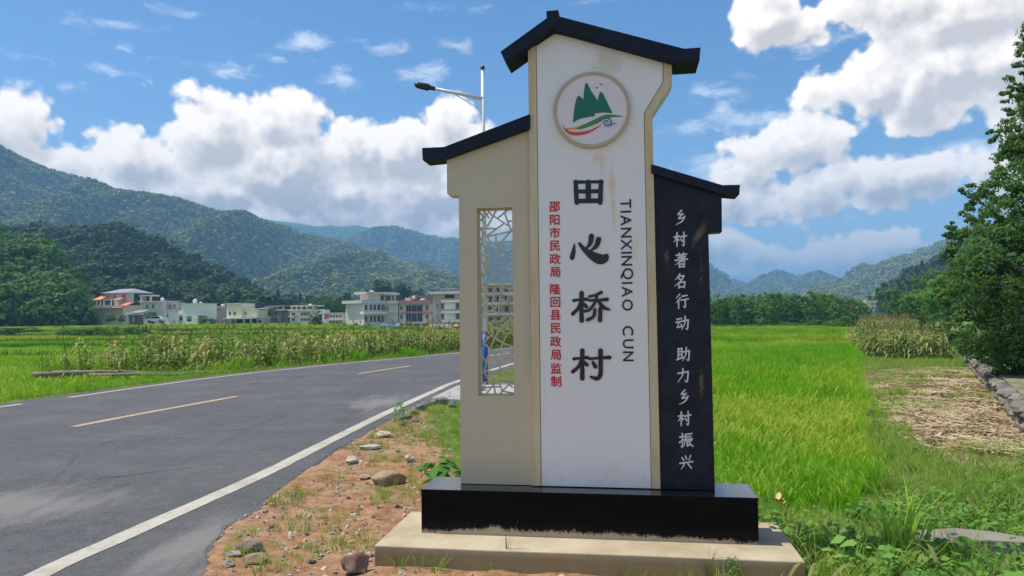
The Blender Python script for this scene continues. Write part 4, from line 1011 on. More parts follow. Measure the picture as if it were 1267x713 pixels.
def broad(seed, n, R_, size, h):
    r = np.random.default_rng(seed); a = r.random(n)*6.28; d = R_*np.sqrt(r.random(n)); C = np.stack([np.cos(a)*d, np.sin(a)*d, h*(.25+.75*r.random(n))*(1-.5*(d/R_)**2)], 1)
    N = np.stack([np.cos(a)*.5, np.sin(a)*.5, np.full(n, 1.)], 1)+r.normal(size=(n, 3))*.35
    V, F = leaf_quads(C, N, size, .72, r); return mesh('weed', V, F, M_weed)
wd = [broad(1, 30, .16, .055, .16), broad(2, 24, .2, .075, .22), broad(3, 40, .15, .035, .12), broad(4, 26, .18, .06, .3)]
WEED = [(1.3, 5.5), (1.9, 5.3), (1.72, 4.3), (1.8, 3.6), (6.0, 3.4), (7.5, 7.0), (8.6, 11.), (6.4, 8.6), (4.7, 8.2), (4.2, 7.9), (2.8, 6.9), (1.5, 7.0)]
offpad = lambda x, y: ~inpoly(x, y, [(-.98, 4.78), (1.80, 4.36), (1.93, 5.34), (-.85, 5.76)])
near_w = lambda x, y: offpad(x, y) & ~inpoly(x, y, [(2.85, 4.95), (4.4, 4.75), (4.4, 5.3), (2.9, 5.5)])
p = fill(WEED, 85, lambda x, y: near_w(x, y) & (fbm(x, y, 1.4, 3, 21) > .36), 42); scatter('weeds', 'leafy green weeds growing round the right end of the footing', 'weeds', p, rng.uniform(.5, 1.15, len(p)), wd, .2)
p = fill(WEED, 300, lambda x, y: near_w(x, y), 43); scatter('grass', 'wild grass between the footing and the straw patch', 'grass', p, rng.uniform(.45, 1.3, len(p)), gt, .25)
# grass along the rice edge, round the straw, under the right-hand trees
GR = [(4.0, 7.6), (7.5, 7.2), (11.6, 12.6), (19, 26), (21, 36), (15.6, 36), (10.8, 23.9), (5.9, 12.6)]
p = fill(GR, 80, lambda x, y: (~inpoly(x, y, STRAW)) | (fbm(x, y, .8, 3, 17) < .46), 44); scatter('grass', 'yellow-green grass bordering the straw patch', 'grass', p, rng.uniform(.7, 1.35, len(p)), gt, .2)
# verge on the left of the sign
def vg(x, y):
    e = x-xat(AR, y); g = np.clip(np.interp(y, [4, 6.5, 9, 12, 16], [.10, .30, .60, .95, 1.])+.55*sm(-1.6, -.5, x)*sm(6, 6.8, y), 0, 1.2); return (e > .12) & offpad(x, y) & (fbm(x, y, 1.6, 3, 25) > .62-.30*g)
VERGE = [(-3.2, 3.2), (3.0, 3.2), (2.4, 4.2), (-.3, 6.0), (-.2, 12), (1, 24), (-1, 24), (-1.4, 16), (-2.3, 9)]
p = fill(VERGE, 130, vg, 45); scatter('grass', 'low grass on the verge between road and sign', 'grass', p, rng.uniform(.35, .85, len(p)), gt[:3]+short, .3)
p = fill(VERGE, 60, lambda x, y: (x-xat(AR, y) > .2) & offpad(x, y) & (fbm(x, y, 2.4, 3, 26) > .56), 46); scatter('grass', 'sparse short tufts on the bare soil', 'grass', p, rng.uniform(.3, .8, len(p)), short, .3)
p = fill([(xat(AL, y)-.55, y) for y in range(4, 60, 2)]+[(xat(AL, y)+.02, y) for y in range(58, 3, -2)], 60, None, 47); scatter('grass', 'fringe of grass along the far road edge', 'grass', p, rng.uniform(.5, 1.1, len(p)), gt[:3], .2)
M_peb = simple('pebble', (.42, .34, .27), .9, .5, 3, .004)
M_clod = simple('soil_clod', (.34, .19, .10), .95, .4, 5, .004)
def pebm(nt):
    r = obj_rand(nt); c = mix(nt, r, (.50, .44, .38), (.28, .18, .11)); c = mix(nt, (r*7.)._m('FRACT').step(.75, .8), c, (.16, .15, .15))
    return {'Base Color': c, 'Roughness': .9}
M_pebr = material('mixed_pebble', pebm)
pb = [rock_mesh(400+i, M_pebr, 1, .6, .6) for i in range(5)]
PEB = [(-2.6, 3.2), (2.2, 3.2), (2.2, 4.3), (-.8, 4.8), (-.6, 8), (-1.4, 13.5), (-1.9, 13.5), (-2.5, 6)]
p = fill(PEB, 620, lambda x, y: (x-xat(AR, y) > .0) & offpad(x, y) & (fbm(x, y, 3., 3, 28) > .38), 48)
q = rng.random(len(p)); scatter('gravel', 'small stones and crumbs scattered on the orange soil', 'gravel', p+[0, 0, .002], .006+.05*q**9, pb, .8)
yy = rng.uniform(3.4, 20, 3200); ex = xat(AR, yy)+np.abs(rng.normal(0, .10, len(yy)))-.03; p = np.column_stack([ex, yy, np.full(len(yy), .0)])
M_agg = simple('asphalt_crumb', (.16, .15, .145), .9, .3, 3); scatter('gravel', 'dark broken asphalt crumbs along the ragged road edge', 'gravel', p, .008+.05*rng.random(len(p))**4, [rock_mesh(420+i, M_agg, 1, .6) for i in range(3)], .8)

# ================================================================ STONES
def stone(px, py, wpx, col, label, flat_=.6, rz=0., z=0., seed=0, asp=1.):
    m = simple('stone_%d%d%d' % tuple(int(c*100) for c in col), col, .92, .35, 5, .012)
    x, y, _ = G(px, py, z); s = wpx*y/897/1.15
    o = link('stone', rock_mesh(seed, m, 3, flat_), None, (x, y, float(ground_z(x, y))+s*flat_*.30), rz, label, 'stone'); o.scale = (s, s*asp, s)
    for p_ in o.data.polygons: p_.use_smooth = False
stone(309, 681, 40, (.24, .20, .15), 'flat dark grey-brown stone near the road edge in front', .45, .3, 0, 501)
stone(317, 694, 32, (.42, .29, .17), 'tan stone touching the front of the flat dark stone', .5, 1.2, 0, 502)
stone(441, 707, 38, (.24, .15, .11), 'reddish-brown blocky stone before the footing corner', .9, .6, 0, 503)
stone(386, 692, 11, (.09, .09, .11), 'small bluish-black stone on the soil', .6, .1, 0, 504)
stone(281, 703, 17, (.50, .42, .34), 'small pale stone left of the flat dark stone', .6, 1, 0, 505)
stone(288, 690, 22, (.44, .37, .31), 'light grey stone beside the road edge behind the tan one', .35, .2, 0, 516)
stone(482, 595, 44, (.36, .26, .15), 'large brown stone half sunk left of the plinth', .5, .2, 0, 506)
stone(474, 541, 20, (.62, .50, .36), 'pale cream stone at the top of the bare soil', .5, .4, 0, 507)
stone(457, 556, 34, (.55, .49, .42), 'long flat whitish stone on the soil slope', .25, .7, 0, 508, .6)
stone(507, 571, 15, (.58, .50, .40), 'small whitish round stone beside the green weeds', .8, 1, 0, 509)
stone(437, 573, 20, (.55, .46, .36), 'pale stone among crumbs near the asphalt edge', .5, 1.5, 0, 510)
stone(452, 589, 15, (.46, .33, .22), 'small tan stone left of the large brown stone', .6, .5, 0, 517)
stone(938, 592, 44, (.50, .46, .40), 'flat pale stone behind the right end of the plinth', .45, .1, -.05, 511)
stone(958, 617, 44, (.52, .50, .46), 'whitish stone in the weeds beside the yellow leaf', .4, .5, -.05, 512, .8)
stone(1118, 664, 22, (.40, .37, .32), 'weathered grey stone at the left end of the channel edge', .6, .5, -.1, 513)

# slab over the drain beside the road, broken asphalt lumps
def slab(pts, z, h, mat, name, label, cat):
    mb = MB(); n = len(pts); mb.add([(*p[:2], z+h) for p in pts]+[(*p[:2], z) for p in pts], [tuple(range(n)), tuple(range(2*n-1, n-1, -1))]+[(i, i+n, (i+1) % n+n, (i+1) % n) for i in range(n)])
    return bevel(link(name, tri_fix(mb.mesh(name, mat)), None, label=label, cat=cat), .01)
M_slab = simple('grey_concrete', (.36, .35, .33), .9, .25, 3, .006)
slab([G(534, 492, .06), G(566, 477, .06), G(650, 474, .06), G(650, 490, .06), G(600, 496, .06)], -.12, .18, M_slab, 'drain_slab', 'grey concrete slab over the drain at the road edge behind the sign', 'concrete slab')
lump = [rock_mesh(600+i, M_agg, 2, .7) for i in range(3)]
for i, (px, py, w) in enumerate(((503, 520, 14), (512, 514, 12), (520, 508, 15), (528, 503, 12), (538, 500, 12), (549, 500, 16), (560, 503, 14), (497, 527, 10), (515, 522, 9), (556, 495, 9))):
    x, y, _ = G(px, py, 0); s = w*y/897
    o = link('asphalt_lump', lump[i % 3], None, (x, y, float(ground_z(x, y))+s*.2), i*1.3, 'dark lump of broken asphalt heaped by the drain slab', 'rubble', 'asphalt lumps by the drain slab'); o.scale = (s, s, s)
# channel edge at the right
M_old = simple('weathered_concrete', (.23, .20, .16), .95, .35, 2.5, .012)
A_, B_, C_, D_ = G(1132, 656, -.06), G(1275, 665, -.06), G(1275, 671, -.06), G(1134, 667, -.06)
ch = slab([A_, G(1180, 653, -.06), G(1225, 657, -.06), B_, C_, G(1222, 668, -.06), G(1170, 672, -.06), D_], -.32, .26, M_old, 'channel_edge', 'weathered pale concrete edge of a small channel in the grass', 'kerb')
dk = [rock_mesh(620+i, simple('gap_shade_stone', (.10, .085, .07), .9, .4, 4, .01), 2, .8) for i in range(2)]  # added dark stones stand in for the shaded gap below the edge
for i, (px, py, w) in enumerate(((1165, 680, 26), (1186, 684, 24), (1150, 676, 20), (1232, 682, 22), (1250, 684, 18))):
    x, y, _ = G(px, py, -.12); s = w*y/897; o = link('stone', dk[i % 2], None, (x, y-.05, -.16), i*2.1, 'dark stone added for the shade in the gap under the channel edge', 'stone', 'dark stones added for the shade under the channel edge'); o.scale = (s, s, s)

# ---------------------------------------------------------------- dry stone wall on the right
W0 = [G(1198, 449, -.42), G(1213, 466, -.42), G(1232, 486, -.42), G(1252, 509, -.42), G(1285, 545, -.42)]
wl = interp([p[:2] for p in W0], 20); L = np.r_[0, np.cumsum(np.hypot(*np.diff(wl, axis=0).T))]
dw = bpy.data.objects.new('stone_wall', None); COL.objects.link(dw); x0, y0 = wl[0]; dw.location = (x0, y0, -.42)
dw['label'] = 'low rough stone retaining wall below the right-hand trees'; dw['category'] = 'wall'
wst = [rock_mesh(700+i, material('wall_stone', lambda nt: {'Base Color': mix(nt, obj_rand(nt), (.25, .225, .19), (.13, .115, .09)), 'Roughness': .95, 'bump': (noise(nt, obj_pos(nt), 6., 5, .7), .03)}), 2, .75) for i in range(6)]
r_ = random.Random(5)
for c in range(2):
    t = r_.uniform(0, .2)
    while t < L[-1]:
        s = r_.uniform(.24, .44); x = np.interp(t, L, wl[:, 0]); y = np.interp(t, L, wl[:, 1])
        o = link('stone', wst[r_.randrange(6)], dw, (x-x0+r_.uniform(-.05, .05), y-y0, .10+c*.22+r_.uniform(-.02, .04)), r_.random()*6.28); o.scale = (s, s*.9, s*.95); t += s*.95
# earth bank behind the wall with a soil path on top
tp = [(x+.02, y) for x, y in wl]; mb = MB(); n = len(tp)
V = []
for (x, y) in tp: V += [(x+.10, y+.02, -.5), (x+.12, y+.02, .02), (x+1.3, y+.5, .05), (x+3.5, y+1.2, .35), (x+9, y+3, .3), (x+30, y+10, -.5)]
F = [(i*6+k, (i+1)*6+k, (i+1)*6+k+1, i*6+k+1) for i in range(n-1) for k in range(5)]
def bankm(nt):
    p = geo_pos(nt); n = noise(nt, p, 3., 6, .7); return {'Base Color': mix(nt, n.step(.4, .62), (.30, .24, .15), (.10, .13, .04)), 'Roughness': .95, 'bump': (noise(nt, p, 20., 5, .7), .03)}
bank = mesh('earth_bank', V, F, material('bank_soil', bankm)); link('earth_bank', tri_fix(bank), kind='structure')

# ================================================================ PLANTS ONE CAN POINT AT
def plant(name, me_parts, px, py, z, label, cat, rz=0, s=1., D=None):
    x, y, _ = G(px, py, z) if D is None else P(px, py, D)
    zz = float(ground_z(x, y)) if D is None else _
    if len(me_parts) == 1: o = link(name, me_parts[0][1], None, (x, y, zz), rz, label, cat)
    else:
        o = bpy.data.objects.new(name, None); COL.objects.link(o); o.location = (x, y, zz); o.rotation_euler = (0, 0, rz); o['label'] = label; o['category'] = cat
        for nm, me in me_parts: link(nm, me, o)
    o.scale = (s, s, s); return o
bush = crown_mesh('foliage', [((0, 0, .20), (.28, .24, .18)), ((-.20, .05, .20), (.15, .15, .12)), ((.16, -.08, .14), (.16, .14, .12))], 46, 16, .062, M_weed, 71, .3, .75)
stems = MB()
for i in range(9):
    a = i*.7; stems.tube([(0, 0, 0), (math.cos(a)*.12, math.sin(a)*.12, .16), (math.cos(a)*.22, math.sin(a)*.2, .28)], [.006, .005, .003], 5)
M_stem = simple('green_stem', (.12, .20, .05), .6, .2)
plant('weed_bush', [('foliage', bush), ('stem', stems.mesh('stem', M_stem))], 1082, 640, -.1, 'leafy dark green weed bush at the corner of the rice', 'bush')
M_reed = leafy('lime_grass_blade', (.30, .50, .04), (.42, .58, .08), .5, 3.)
plant('tall_grass', [('blades', blades(44, .60, .026, .12, M_reed, .5, 6, .0, 333, .5))], 1118, 700, -.05, 'tall lime green grass clump before the channel edge', 'grass clump')
M_sprig = leafy('sprig_blade', (.09, .20, .03), (.15, .26, .05), .35, 3.)
plant('grass_sprig', [('blades', blades(5, .44, .011, .012, M_sprig, .22, 6, 0, 342, .45))], 627, 703, 0, 'thin upright grass sprig before the middle of the footing', 'grass sprig')
plant('grass_sprig', [('blades', blades(6, .40, .010, .02, M_sprig, .75, 6, 0, 347, .5))], 877, 716, 0, 'leaning grass sprig before the right end of the plinth', 'grass sprig', .5)
fern = crown_mesh('fern', [((0, 0, .07), (.045, .045, .075))], 22, 14, .016, M_weed, 75, .4, .5)
plant('small_weed', [('foliage', fern)], 905, 719, 0, 'small feathery dark green weed before the footing', 'weed', 0, 1.1)
plant('leafy_weed', [('foliage', broad(77, 60, .24, .12, .24))], 548, 596, 0, 'vivid green broad-leaved weed behind the left end of the plinth', 'weed')
plant('roadside_weed', [('foliage', crown_mesh('weed', [((0, 0, .13), (.07, .07, .15))], 26, 8, .035, M_weed, 78, .3, .5))], 494, 524, 0, 'spindly roadside weed at the white edge line', 'weed', 0, 1.25)
for i, (px, py, s) in enumerate(((497, 702, .9), (516, 700, 1.1), (540, 706, 1.0), (604, 706, .7), (770, 712, .8), (950, 712, 1.2), (980, 700, 1.3))):
    plant('grass_tuft', [('blades', blades(16, .16, .007, .05, M_grass, .9, 3, .0, 360+i))], px, py, 0, ['low tuft of grass at the left corner of the footing front', 'green tuft beside the corner tuft of the footing', 'third green tuft along the footing front from its left corner', 'tiny tuft left of the thin upright sprig', 'small tuft before the right half of the footing', 'larger tuft by the footing right corner', 'grass tuft touching the footing right corner'][i], 'grass tuft', i, s)
# wilted leaf and the brown curl on it
r = np.random.default_rng(3); M_yel = simple('yellow_leaf', (.48, .36, .05), .6, .25, 14); M_br = simple('dry_leaf', (.62, .45, .20), .7, .2, 14)
def leafshape(L_, w, curl, mat, ang=0.):
    V = []; F = []; n = 6
    for k in range(n+1):
        t = k/n; q = w*math.sin(math.pi*min(1, t*.95+.05))**.7+.002
        for s_ in (-1, 0, 1): V.append((L_*t, s_*q, curl*L_*(t*t)+abs(s_)*q*.35))
    for k in range(n): b = 3*k; F += [(b, b+3, b+4, b+1), (b+1, b+4, b+5, b+2)]
    return mesh('leaf', V, F, mat, True)
x, y, _ = G(962, 640, 0); wl_o = bpy.data.objects.new('wilted_leaves', None); COL.objects.link(wl_o); wl_o.location = (x, y+.05, .07); wl_o['label'] = 'yellow wilted leaves beside the right end of the plinth'; wl_o['category'] = 'leaves'
for i, (rz, tilt, L_, w, m) in enumerate(((.1, .15, .075, .036, M_yel), (-2.4, -.1, .07, .034, M_yel), (.9, -.5, .075, .020, M_br), (-1.2, .45, .06, .032, M_yel))):
    o = link('leaf', leafshape(L_, w, .3, m), wl_o, (i*.01, 0, .05)); o.rotation_euler = (0, tilt, rz)

# wooden poles lying along the maize
M_wood = simple('weathered_wood', (.22, .17, .13), .9, .4, 5, .006)
for i, (a, b, r0, lab) in enumerate((((40, 464), (118, 462), .085, 'thick grey log at the left end of the maize plot'), ((60, 460), (210, 462), .05, 'long thin pole lying along the maize foot'), ((112, 464), (228, 464), .05, 'dark pole end to end with the thick log'), ((215, 463), (320, 459), .045, 'pale pole lying before the middle of the maize'))):
    p0 = Vector(G(*a, -.05)); p1 = Vector(G(*b, -.05)); MB().tube([p0, (p0+p1)/2+Vector((0, 0, .03)), p1], [r0, r0*.9, r0*.8], 8).build('wooden_pole', M_wood, None, True, label=lab, cat='pole')
    for t in (.1, .5, .9): pass

# ================================================================ TREES
def tree(name, px, py, D, hpx, wpx, lab, group=None, mat=L_row, seed=0, leaf=None, proto=None, z=None, ncl=60, nl=22, cone=False):
    """a tree whose foot is at photo height py, hpx tall and wpx wide there, D metres away"""
    x, y, zz = P(px, py, D); zz = zz if z is None else z; h = hpx*D/897; w = wpx*D/897
    o = bpy.data.objects.new(name, None); COL.objects.link(o); o.location = (x, y, zz-.3); o['label'] = lab; o['category'] = 'tree' if h > 2.6 else 'shrub'
    if group: o['group'] = group
    o.rotation_euler = (0, 0, seed*1.7)
    if proto is None:
        r = random.Random(seed); lobes = [((0, 0, .55), (.30, .30, .36))]+[((r.uniform(-.27, .27), r.uniform(-.27, .27), r.uniform(.25, .85)), (.18, .18, .14)) for _ in range(6)]
        cm = crown_mesh('crown', lobes, ncl, nl, (leaf or .05), mat, seed+900, .32, .7); tm = trunk_mesh(1, .022, 6, bark, seed, .25)
    else: cm, tm = proto
    c = link('crown', cm, o); t = link('trunk', tm, o)
    for q in (c, t): q.scale = (w/.85, w/.85, h)
    return o
ptr = []
for i in range(6):
    r = random.Random(i); lobes = [((0, 0, .50), (.32, .32, .42)), ((0, 0, .22), (.36, .36, .2))]+[((r.uniform(-.27, .27), r.uniform(-.27, .27), r.uniform(.15, .85)), (.18, .18, .14)) for _ in range(6)]
    ptr.append((crown_mesh('crown', lobes, 130, 30, .055, L_row, 800+i, .30, .72), trunk_mesh(1, .022, 6, bark, i, .25)))
ordn = ['first', 'second', 'third', 'fourth', 'fifth', 'sixth', 'seventh', 'eighth', 'ninth', 'tenth', 'eleventh', 'twelfth', 'thirteenth', 'fourteenth', 'fifteenth', 'sixteenth', 'seventeenth', 'eighteenth']
tops = [(884, 361), (893, 366), (903, 362), (914, 364), (925, 367), (936, 362), (947, 365), (957, 358), (968, 361), (978, 360), (988, 362), (999, 365), (1008, 361), (1019, 358), (1030, 362), (1040, 364), (1050, 367), (1060, 372)]
for i, (px, ty) in enumerate(tops):
    tree('row_tree', px, 404, 128+9*((i*7) % 3), 404-ty+4, 30+5*(i % 3), '%s tree from the sign in the dark row beyond the rice' % ordn[i], 'trees in the row beyond the right rice field', seed=i, proto=ptr[i % 6])
for i, (px, ty, w) in enumerate(((868, 352, 30), (850, 356, 30), (1072, 374, 18), (1104, 352, 26), (1118, 356, 30))):
    tree('tree', px, 404, 150, 404-ty, w, ['tree partly behind the sign left of the row', 'tree behind the black panel at the row end', 'low tree between the row and the far houses', 'slim tree right of the far houses', 'rounded tree right of the slim one'][i], seed=30+i, proto=ptr[(i+2) % 6])
for i, (px, w, hh) in enumerate(((890, 22, 7), (912, 18, 6), (935, 26, 7), (972, 22, 10), (985, 18, 9), (1003, 24, 12), (1018, 20, 11), (1035, 26, 12), (1088, 30, 18), (1100, 26, 14), (1080, 20, 10))):
    tree('shrub', px, 405, 118, hh, w, '%s shrub along the foot of the far tree row, counted from the sign' % ordn[i], 'shrubs at the foot of the tree row', seed=50+i, proto=ptr[i % 6])
L_lit = leafy('light_tree_leaves', (.075, .19, .035), (.20, .36, .08), .45, .5)
tree('tree', 1140, 412, 70, 66, 62, 'bright rounded tree between the maize and the near big tree', mat=L_lit, seed=61, leaf=.045, ncl=120, nl=30)
tree('tree', 1172, 416, 52, 84, 66, 'feathery tree just left of the near big tree', mat=L_lit, seed=62, leaf=.04, ncl=130, nl=30)
tree('tree', 1155, 410, 90, 84, 50, 'darker tree behind the bright rounded one', seed=63, ncl=110, nl=26, leaf=.045)
for i, (px, py, D, h, w, lab) in enumerate(((1188, 428, 36, 30, 44, 'low shrub at the foot of the feathery tree'), (1203, 440, 28, 40, 52, 'shrub where the stone wall begins'), (1160, 418, 50, 24, 40, 'shrub behind the maize tassels'), (1232, 452, 23, 62, 74, 'dense undergrowth bush above the stone wall'), (1262, 470, 19, 80, 90, 'drooping undergrowth bush at the right edge above the wall'))):
    tree('shrub', px, py, D, h, w, lab, mat=L_big, seed=70+i, leaf=.07, ncl=90, nl=26)
# the big tree at the right edge
BD = 19.; tx, ty_, tz_ = P(1300, 455, BD); big = bpy.data.objects.new('broadleaf_tree', None); COL.objects.link(big); big.location = (tx, ty_, 0)
big['label'] = 'big leafy broadleaf tree filling the right edge with boughs to the ground'; big['category'] = 'tree'
lobes = []
for px, py, rr, dy in ((1292, 66, 36, 0), (1272, 92, 26, .3), (1257, 118, 18, 0), (1320, 40, 50, 0), (1330, 75, 40, 0), (1315, 120, 52, .6), (1296, 165, 50, -.5), (1335, 190, 80, 1.), (1262, 208, 36, 0), (1275, 255, 62, -.6), (1225, 262, 34, .3), (1350, 290, 100, 0), (1212, 315, 42, 0), (1250, 335, 62, -1.), (1205, 365, 42, .2), (1290, 400, 70, -.8), (1225, 402, 46, -.4), (1243, 165, 20, 0), (1268, 130, 24, .2), (1192, 290, 22, 0), (1200, 240, 18, .1)):
    x, y, z = P(px, py, BD+dy); q = rr*BD/897; lobes.append(((x-tx, y-ty_, z), (q, q*.85, q*.9)))
link('crown', crown_mesh('crown', lobes, 2300, 32, .105, L_big, 99, .17, .55, .5), big)
mb = MB(); mb.tube([(0, 0, -.4), (.1, 0, 2.2), (0, .2, 5), (.4, 0, 9.0)], [.26, .2, .14, .04], 10)
for l in lobes: e = Vector(l[0]); k = max(.8, e.z-1.6); mb.tube([(0.05, .05, min(k, 6)), (e*.5+Vector((0, 0, k*.5))), e], [.08, .05, .015], 6)
link('trunk', mb.mesh('trunk', bark, True), big)
# twigs that stick out of the crown against the sky
# left side trees and hedges
for i, (px, py, D, h, w, lab) in enumerate(((390.5, 403, 172, 20, 19, 'dark round tree before the pale house'), (187, 399, 190, 16, 16, 'dark tree in front of the grey two-storey house'), (108, 396, 185, 13, 13, 'dark shrub before the left wall of the pink-roofed house'), (135, 397, 185, 12, 16, 'spreading dark tree before the pink-roofed house'), (151, 397, 185, 9, 10, 'small dark tree at the corner of the pink-roofed house'),
      (234, 397, 188, 8, 7, 'little round tree before the white block'), (224, 396, 188, 9, 5, 'slim tree at the edge of the white block'), (250, 401, 188, 14, 12, 'dark tree between white block and cream house'), (262, 402, 188, 11, 12, 'dark tree left of the cream house'), (409, 392, 260, 32, 20, 'conical dark tree behind the red and white house'), (397, 390, 262, 28, 16, 'dark tree left of the conical one'), (420, 390, 264, 26, 22, 'round dark tree behind the large grey building'), (376, 388, 300, 14, 18, 'tree on the slope behind the pale house'),
      (440, 408, 165, 11, 8, 'small bright tree at the corner of the large grey building'), (513, 409, 165, 9, 18, 'bright bush before the blue-glazed building'), (503, 409, 166, 7, 10, 'little bush before the blue-glazed building'), (10, 402, 215, 14, 34, 'dense bush at the foot of the knoll, at the left frame edge'), (35, 402, 212, 17, 34, 'second bush at the foot of the knoll'), (64, 402, 208, 13, 30, 'third bush at the foot of the knoll'), (88, 402, 205, 12, 22, 'bush just left of the pink-roofed house'))):
    tree('tree' if h*D/897 > 2.6 else 'shrub', px, py, D, h, w, lab, mat=L_row, seed=110+i, proto=ptr[i % 6])
for i, (px, py, D, h, w) in enumerate(((78, 415, 105, 8, 24), (93, 418, 98, 10, 28), (110, 419, 95, 12, 32), (128, 419, 95, 13, 34), (146, 418, 98, 12, 32), (163, 416, 102, 10, 28), (178, 415, 106, 8, 22), (210, 411, 118, 5, 30), (235, 411, 118, 5, 26), (188, 419, 96, 5, 18), (36, 411, 118, 6, 34), (8, 412, 116, 6, 36))):
    tree('shrub', px, py, D, h*1.55, w, '%s hedge shrub from the left in the dark hedge across the fields' % ordn[i], 'hedge shrubs across the left fields', mat=L_row, seed=140+i, proto=ptr[i % 6])

# ================================================================ HOUSES
def wallm(name, col, st=.25):
    def f(nt):
        p = geo_pos(nt); n = noise(nt, p, .5, 5, .65); n2 = noise(nt, vmul(nt, p, (1, 1, .12)), 2.2, 4, .7)
        return {'Base Color': mix(nt, n2.step(.5, .8)*st, mix(nt, n, tuple(min(.80, c*1.0*w) for c, w in zip(col, (1.05, .99, .95))), tuple(min(.86, c*1.25*w) for c, w in zip(col, (1.05, .99, .95)))), tuple(c*.5 for c in col)), 'Roughness': .9}
    return material(name, f)
HW = dict(white=wallm('whitewashed_wall', (.80, .78, .74), .1), cream=wallm('cream_wall', (.72, .68, .54), .1), pink=wallm('pinkish_wall', (.58, .51, .44)), grey=wallm('grey_render', (.36, .345, .33)), pale=wallm('pale_tile_wall', (.58, .565, .53)), dgrey=wallm('dark_render', (.21, .21, .225)), brick=wallm('brick_wall', (.34, .20, .14)), red=wallm('red_parapet', (.42, .22, .20)), orange=wallm('orange_roof_tile', (.62, .24, .13)), rose=wallm('red_awning', (.62, .18, .15)), roofg=wallm('grey_roof_tile', (.24, .25, .28)), blue=wallm('blue_tarpaulin', (.10, .24, .50), .1), dark=wallm('shade_painted_opening', (.03, .03, .035)), slabc=wallm('concrete_slab', (.54, .52, .48)), redw=wallm('pink_red_wall', (.55, .14, .14)))  # dark: near-black colour paints the shade inside openings; wheels use it too
M_glass = simple('window_glass', (.015, .018, .022), .35, .2, 2, 0, 0, .25); M_bglass = simple('blue_window_glass', (.010, .03, .09), .25, .2, 2, 0, 0, .3); M_fr = simple('window_frame_paint', (.42, .42, .40), .6, .1); M_ggl = simple('green_window_glass', (.02, .07, .05), .3, .2, 2, 0, 0, .3); M_tank = simple('tank_steel', (.70, .70, .70), .35, .05)
class House:
    def __init__(s, name, label, D, yaw, xm, yb, cat='house'):
        s.D = D; s.th = math.radians(yaw); s.xm = xm; s.yb = yb; s.k = D/897; x, y, z = P(xm, yb, D); s.o = bpy.data.objects.new(name, None); COL.objects.link(s.o)
        s.o.location = (x, y, z); s.o.rotation_euler = (0, 0, -s.th); s.o['label'] = label; s.o['category'] = cat; s.z = z; s.n = 0; s.ds = 1. if yaw > 30 else .5
    def fx(s, px): return (px-s.xm)*s.k/math.cos(s.th)
    def sy(s, px): return (px-s.xm)*s.k/math.sin(s.th)
    def Z(s, py): return (s.yb-py)*s.k
    def box(s, nm, x0, x1, yt, yb, mat, d0=0., d1=9., low=0.):
        """front px x0..x1, depth d0..d1 in metres behind the front plane"""
        s.n += 1; e = .013*s.n; d1 = d1*s.ds
        o = MB().box(s.fx(x0)-e*.3, s.fx(x1)+e*.3, d0-e*.3, d1+e*.3, s.Z(yb)-low, s.Z(yt)+e*.1).build(nm, HW[mat], s.o); return o
    def win(s, px0, px1, yt, yb, side=False, mat=None, d=0.):
        z0, z1 = s.Z(yb), s.Z(yt); f = .07; mb = MB(); g = MB(); 
        if not side:
            a, b = s.fx(px0), s.fx(px1); q = lambda u0, u1, w0, w1, t: mb.box(u0, u1, d-t, d+.02, w0, w1)
            q(a, b, z1-f, z1, .10); q(a, b, z0, z0+f, .14); q(a, a+f, z0+f, z1-f, .10); q(b-f, b, z0+f, z1-f, .10); q((a+b)/2-.03, (a+b)/2+.03, z0+f, z1-f, .09); g.box(a+f, b-f, d-.045, d+.02, z0+f, z1-f)
        else:
            a, b = s.sy(px0), s.sy(px1); q = lambda u0, u1, w0, w1, t: mb.box(d-.02, d+t, u0, u1, w0, w1)
            q(a, b, z1-f, z1, .10); q(a, b, z0, z0+f, .14); q(a, a+f, z0+f, z1-f, .10); q(b-f, b, z0+f, z1-f, .10); q((a+b)/2-.03, (a+b)/2+.03, z0+f, z1-f, .09); g.box(d-.02, d+.045, a+f, b-f, z0+f, z1-f)
        w = mb.build('window', M_fr, s.o); g.build('pane', mat or M_glass, w)
    def wins(s, rows, cols, w, **k):
        for yt, yb in rows:
            for c in cols: s.win(c-w/2, c+w/2, yt, yb, **k)
    def sbox(s, nm, x0, x1, yt, yb, mat, t=.15, depth=.6):
        """a block on the right-hand side face"""
        s.n += 1; return MB().box(-.05, depth+t, s.sy(x0), s.sy(x1), s.Z(yb), s.Z(yt)+.001*s.n).build(nm, HW[mat], s.o)
    def gable(s, nm, x0, x1, yt, yb, mat, d0, d1, hip=.25):
        a, b = s.fx(x0), s.fx(x1); w = (b-a)*hip; z0, z1 = s.Z(yb), s.Z(yt); m = (d0+d1)/2
        MB().add([(a, d0, z0), (b, d0, z0), (b, d1, z0), (a, d1, z0), (a+w, m, z1), (b-w, m, z1)], [(3, 2, 1, 0), (0, 1, 5, 4), (2, 3, 4, 5), (1, 2, 5), (3, 0, 4)]).build(nm, HW[mat], s.o)
    def slope(s, nm, x0, x1, yt, yb, mat, d0=-1.5, d1=1.5):
        a, b = s.fx(x0), s.fx(x1); z0, z1 = s.Z(yb), s.Z(yt); MB().add([(a, d0, z0), (b, d0, z0), (b, d1, z1), (a, d1, z1), (a, d0, z0-.12), (b, d0, z0-.12), (b, d1, z1-.12), (a, d1, z1-.12)], [(0, 1, 2, 3), (7, 6, 5, 4), (0, 4, 5, 1), (1, 5, 6, 2), (2, 6, 7, 3), (3, 7, 4, 0)]).build(nm, HW[mat], s.o)
